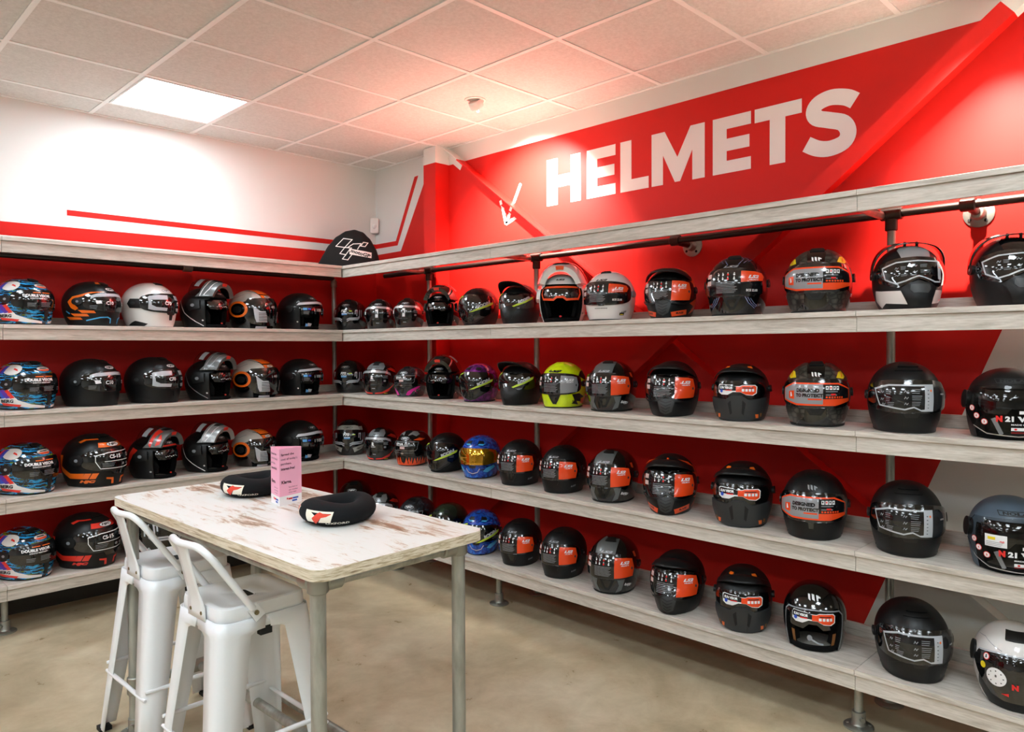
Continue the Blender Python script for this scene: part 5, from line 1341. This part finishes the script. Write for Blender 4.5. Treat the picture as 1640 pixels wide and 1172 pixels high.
@design
def white_crossover():
    h = HB('full'); h.shell(WHITE_G); h.roll()
    h.poly('visor', [(-80, 6), (-66, 22), (-36, 27), (36, 27), (66, 22), (80, 6), (70, -12), (48, -36), (30, -42), (-30, -42), (-48, -36), (-70, -12)][::-1], (0, 0), .010, VISOR, False, 7, .010, smooth=50); h.line('visor', [(-66, 21), (-36, 26), (36, 26), (66, 21)], 2, LAB_L, .0108)
    P = 'visor_film'; o = .0112
    A, B, P = 'round_sticker', 'round_sticker#', 'round_sticker##'
    h.ell(A, (-54, 16), 5, 5, LAB_R, o, 18); h.ell(A, (-54, 16), 4, 4, LAB_W, o+.0005, 18); h.text(A, '5', (-54, 16), 4.2, LAB_K, o+.001, 2.8, .05); h.ell(B, (-58, 3), 4.6, 4.6, YEL, o, 16); h.ell(P, (-38, -8), 14, 13.4, LAB_W, o, 26); h.text(P, '8', (-38, -6), 4, LAB_K, o+.0006, 2.6, .04)
    for k in range(8): a = k*math.pi/4; h.ell(P, (-38+10*math.cos(a), -8+9.4*math.sin(a)), 1.1, .9, GREYP, o+.0006, 8)
    P = 'visor_film'; h.text(P, 'N', (-14, -16), 9, LAB_R, o+.0006, 8, .07); h.poly(P, [(-32, -31), (-22, -33), (-22, -28)], (0, 0), o, LAB_R)
    h.poly('chin_vent', [(-70, -14), (-48, -37), (-30, -43), (30, -43), (48, -37), (70, -14), (76, -34), (60, -56), (-60, -56), (-76, -34)][::-1], (0, 0), .006, BLK_M, False, 6, .006, smooth=35)
    h.poly('top_vent', [(-22, -8), (22, -8), (18, 9), (-18, 9)], (0, 56), .008, TRIM, False, 5, .008, smooth=35); h.line('shell', [(30, 30), (60, 40), (80, 36)], .9, GREYM, .0012, True)
    for sg in (1, -1): h.ell('side_cap' if sg > 0 else 'side_cap#', (sg*96, 8), 11, 15, TRIM, .008, 22, False, .008, smooth=40)
    return h

PROTO = {}
def make_parts(key):
    if key in PROTO: return PROTO[key]
    h = DES[key](); out = []
    for p, mb, opt in h.build(key):
        opt = dict(opt); opt.pop('weld', None); nm = p.rstrip('#')
        o = mb.build(nm, None, opt.get('smooth', 60), opt.get('solid'))
        COL.objects.unlink(o); out.append(o)
    PROTO[key] = out; return out
USED = set()
def helmet(kind, key, loc, rz, scale, label, group):
    t = thing(kind, label, 'helmet', loc, rz, group, scale)
    for o in make_parts(key):
        c = o if (key, o.name) not in USED else o.copy()
        USED.add((key, o.name)); COL.objects.link(c); c.parent = t
    return t

# side, shelf, place along the shelf, size, facing (degrees), kind, design, label
HELMETS = [
    ('R', 1, 0.275, 0.851, 37.4, 'full_face_helmet', 'black_circuit', 'glossy black full face helmet with grey angular visor print, top row, right wall'),
    ('R', 1, 0.645, 0.785, 45.6, 'full_face_helmet', 'black_band', 'black helmet with silver visor band, second from the corner, top row, right wall'),
    ('R', 1, 0.977, 0.752, 37.4, 'full_face_helmet', 'black_band', 'black helmet with silver visor band, beside the raised flip-front, top row, right wall'),
    ('R', 1, 1.329, 0.825, 31.4, 'flip_front_helmet', 'black_flip', 'black flip-front helmet with raised chin bar, top row, right wall'),
    ('R', 1, 1.672, 0.867, 25.2, 'full_face_helmet', 'black_shield', 'matt black helmet with lime strap printed on its visor, top row, right wall'),
    ('R', 1, 2.014, 0.842, 20.6, 'adventure_helmet', 'black_peaked', 'black peaked helmet with lime strap printed on its visor, top row, right wall'),
    ('R', 1, 2.337, 0.993, 34.9, 'flip_front_helmet', 'white_flip', 'white flip-front helmet raised over orange-rimmed goggles, top row, right wall'),
    ('R', 1, 2.657, 0.942, 20.1, 'full_face_helmet', 'white_eight', 'white full face helmet with black and orange visor label, top row, right wall'),
    ('R', 1, 3.017, 0.882, 20.3, 'adventure_helmet', 'orange_trail', 'black and orange peaked adventure helmet, top row, right wall'),
    ('R', 1, 3.36, 0.987, 19.7, 'full_face_helmet', 'irid_eight', 'black full face helmet with iridescent lines, top row, right wall'),
    ('R', 1, 3.722, 0.978, 17.8, 'full_face_helmet', 'snake_protect', 'scaly black helmet with yellow eye marks, top row, right wall'),
    ('R', 1, 4.055, 0.889, 31.7, 'adventure_helmet', 'white_next_adv', 'black and white helmet with open arched peak, top row, right wall'),
    ('R', 1, 4.383, 0.877, 27.3, 'adventure_helmet', 'black_next_adv', 'all black helmet with open arched peak, top row, right wall'),
    ('R', 2, 0.265, 0.87, 37.4, 'full_face_helmet', 'black_circuit', 'glossy black full face helmet with grey angular visor print, second row, right wall'),
    ('R', 2, 0.639, 0.844, 33.8, 'full_face_helmet', 'silver_band', 'black, silver and red full face helmet, second row, right wall'),
    ('R', 2, 0.986, 0.741, 23.9, 'full_face_helmet', 'pink_alpha', 'dark grey helmet with magenta splashes, second row, right wall'),
    ('R', 2, 1.335, 0.841, 31.4, 'flip_front_helmet', 'black_flip', 'black flip-front helmet with raised chin bar, second row, right wall'),
    ('R', 2, 1.672, 0.85, 23.7, 'full_face_helmet', 'purple_shield', 'purple helmet with lime strap printed on its visor, second row, right wall'),
    ('R', 2, 2.019, 0.872, 18.0, 'adventure_helmet', 'black_peaked', 'black peaked helmet with lime strap printed on its visor, second row, right wall'),
    ('R', 2, 2.34, 0.896, 20.7, 'full_face_helmet', 'neon_eight', 'neon yellow full face helmet, second row, right wall'),
    ('R', 2, 2.666, 0.938, 21.9, 'full_face_helmet', 'grey_eight', 'grey and black full face helmet with orange visor label, second row, right wall'),
    ('R', 2, 3.029, 0.921, 22.0, 'adventure_helmet', 'black_trail', 'black peaked adventure helmet with orange visor label, second row, right wall'),
    ('R', 2, 3.382, 0.905, 19.8, 'full_face_helmet', 'mask_street', 'black masked street helmet with orange ticks, second row, right wall'),
    ('R', 2, 3.717, 0.959, 20.2, 'full_face_helmet', 'snake_protect', 'scaly black helmet with yellow eye marks, second row, right wall'),
    ('R', 2, 4.047, 0.96, 26.2, 'full_face_helmet', 'black_next', 'matt black full face helmet with grey-edged visor label, second row, right wall'),
    ('R', 2, 4.378, 0.916, 25.0, 'open_face_helmet', 'black_long_jet', 'black open face helmet with long clear visor, second row, right wall'),
    ('R', 3, 0.266, 0.932, 45.5, 'full_face_helmet', 'grey_circuit', 'black and pale grey full face helmet with angular print, third row, right wall'),
    ('R', 3, 0.648, 0.803, 31.3, 'full_face_helmet', 'silver_band', 'black, silver and red full face helmet, third row, right wall'),
    ('R', 3, 1.016, 0.844, 21.1, 'full_face_helmet', 'flame_alpha', 'black helmet with orange flame jags, third row, right wall'),
    ('R', 3, 1.361, 0.875, 18.5, 'full_face_helmet', 'black_shield', 'matt black helmet with lime strap printed on its visor, third row, right wall'),
    ('R', 3, 1.677, 0.913, 28.6, 'full_face_helmet', 'blue_gold', 'blue swirl helmet with gold mirror visor, third row, right wall'),
    ('R', 3, 2.01, 0.905, 22.6, 'full_face_helmet', 'black_eight', 'black full face helmet, orange visor label, pointed chin vent, third row, right wall'),
    ('R', 3, 2.34, 0.894, 17.3, 'full_face_helmet', 'round_eight', 'black full face helmet, orange visor label, smooth rounded chin, third row, right wall'),
    ('R', 3, 2.675, 0.937, 18.4, 'full_face_helmet', 'grey_eight', 'grey and black full face helmet with orange visor label, third row, right wall'),
    ('R', 3, 3.016, 0.946, 25.4, 'adventure_helmet', 'orange_trail', 'black and orange peaked adventure helmet, third row, right wall'),
    ('R', 3, 3.388, 0.971, 21.6, 'full_face_helmet', 'mask_street', 'black masked street helmet with orange ticks, third row, right wall'),
    ('R', 3, 3.708, 0.961, 18.0, 'full_face_helmet', 'black_protect', 'matt black full face helmet with grey and orange visor label, third row, right wall'),
    ('R', 3, 4.057, 0.954, 22.3, 'full_face_helmet', 'black_next', 'matt black full face helmet with grey-edged visor label, third row, right wall'),
    ('R', 3, 4.39, 0.935, 24.8, 'open_face_helmet', 'slate_long_jet', 'slate blue open face helmet with long clear visor, third row, right wall'),
    ('R', 4, 0.314, 0.946, 45.3, 'full_face_helmet', 'black_circuit', 'glossy black full face helmet with grey angular visor print, bottom row, right wall'),
    ('R', 4, 0.665, 0.803, 31.1, 'full_face_helmet', 'silver_band', 'black, silver and red full face helmet, bottom row, right wall'),
    ('R', 4, 1.048, 0.868, 23.5, 'full_face_helmet', 'dark_alpha', 'dark grey full face helmet half hidden behind the table, bottom row, right wall'),
    ('R', 4, 1.379, 0.899, 21.0, 'full_face_helmet', 'camo_shield', 'dark green camouflage helmet half hidden behind the table, bottom row, right wall'),
    ('R', 4, 1.679, 0.91, 35.7, 'full_face_helmet', 'blue_dark', 'blue swirl helmet with dark visor, bottom row, right wall'),
    ('R', 4, 2.012, 0.881, 22.6, 'full_face_helmet', 'black_eight', 'black full face helmet, orange visor label, pointed chin vent, bottom row, right wall'),
    ('R', 4, 2.339, 0.896, 17.3, 'full_face_helmet', 'round_eight', 'black full face helmet, orange visor label, smooth rounded chin, bottom row, right wall'),
    ('R', 4, 2.68, 0.966, 23.1, 'full_face_helmet', 'grey_eight', 'grey and black full face helmet with orange visor label, bottom row, right wall'),
    ('R', 4, 3.059, 0.921, 15.9, 'adventure_helmet', 'black_trail', 'black peaked adventure helmet with orange visor label, bottom row, right wall'),
    ('R', 4, 3.393, 0.927, 25.2, 'full_face_helmet', 'mask_street', 'black masked street helmet with orange ticks, bottom row, right wall'),
    ('R', 4, 3.709, 0.94, 20.3, 'open_face_helmet', 'gloss_open', 'glossy black open face helmet with sun visor label, bottom row, right wall'),
    ('R', 4, 4.078, 0.963, 28.0, 'full_face_helmet', 'black_next', 'matt black full face helmet with grey-edged visor label, bottom row, right wall'),
    ('R', 4, 4.409, 0.943, 24.5, 'full_face_helmet', 'white_crossover', 'white and black helmet with large round visor sticker, bottom row, right wall'),
    ('L', 1, 2.481, 0.939, 123.2, 'full_face_helmet', 'blue_streak', 'blue and black streaked full face helmet, top row, left wall'),
    ('L', 1, 2.144, 0.949, 124.3, 'full_face_helmet', 'orange_blue_ten', 'black full face helmet with orange and blue lines, top row, left wall'),
    ('L', 1, 1.831, 0.993, 118.9, 'full_face_helmet', 'white_seventy', 'white full face helmet, top row, left wall'),
    ('L', 1, 1.492, 0.948, 119.3, 'flip_front_helmet', 'grey_flip', 'black and grey flip-front helmet with white pinstripes, top row, left wall'),
    ('L', 1, 1.177, 0.989, 116.1, 'open_face_helmet', 'round_jet', 'pale grey and orange open face helmet, top row, left wall'),
    ('L', 1, 0.829, 0.982, 110.8, 'open_face_helmet', 'short_jet', 'matt black open face helmet with short clear visor, top row, left wall'),
    ('L', 2, 2.477, 0.971, 123.1, 'full_face_helmet', 'blue_streak', 'blue and black streaked full face helmet, second row, left wall'),
    ('L', 2, 2.156, 0.988, 124.4, 'full_face_helmet', 'black_ten', 'plain black full face helmet with pale visor band, second row, left wall'),
    ('L', 2, 1.813, 1.011, 118.7, 'full_face_helmet', 'black_seventy', 'plain black full face helmet with grey visor brackets, second row, left wall'),
    ('L', 2, 1.47, 0.931, 119.0, 'flip_front_helmet', 'dark_flip', 'dark grey flip-front helmet with raised chin bar, second row, left wall'),
    ('L', 2, 1.16, 0.969, 115.9, 'open_face_helmet', 'round_jet', 'pale grey and orange open face helmet, second row, left wall'),
    ('L', 2, 0.829, 0.956, 110.8, 'open_face_helmet', 'short_jet', 'matt black open face helmet with short clear visor, second row, left wall'),
    ('L', 3, 2.484, 0.999, 123.2, 'full_face_helmet', 'blue_streak', 'blue and black streaked full face helmet, third row, left wall'),
    ('L', 3, 2.146, 1.072, 119.3, 'full_face_helmet', 'orange_fifteen', 'orange and black full face helmet, third row, left wall'),
    ('L', 3, 1.814, 0.93, 120.7, 'flip_front_helmet', 'red_flip', 'red and black flip-front helmet, third row, left wall'),
    ('L', 3, 1.493, 0.94, 119.3, 'flip_front_helmet', 'silver_flip', 'silver flip-front helmet with raised chin bar, third row, left wall'),
    ('L', 3, 1.174, 0.918, 116.0, 'open_face_helmet', 'round_jet', 'pale grey and orange open face helmet, third row, left wall'),
    ('L', 3, 0.843, 1.036, 110.9, 'open_face_helmet', 'short_jet', 'matt black open face helmet with short clear visor, third row, left wall'),
    ('L', 4, 2.497, 0.973, 120.3, 'full_face_helmet', 'blue_streak', 'blue and black streaked full face helmet, bottom row, left wall'),
    ('L', 4, 2.19, 1.081, 119.8, 'full_face_helmet', 'red_fifteen', 'red and black full face helmet, bottom row, left wall'),
    ('L', 4, 1.835, 1.146, 112.9, 'full_face_helmet', 'black_circuit', 'glossy black helmet with grey stripes, partly hidden behind the stools, bottom row'),
]
for side, k, u, sc, th, kind, key, lab in HELMETS:
    loc = (.415, u, SZ[k]+.0006) if side == 'R' else (u, .268, SZ[k]+.0006)
    helmet(kind, key, loc, R(th), sc, lab, 'helmets on the wall shelves')
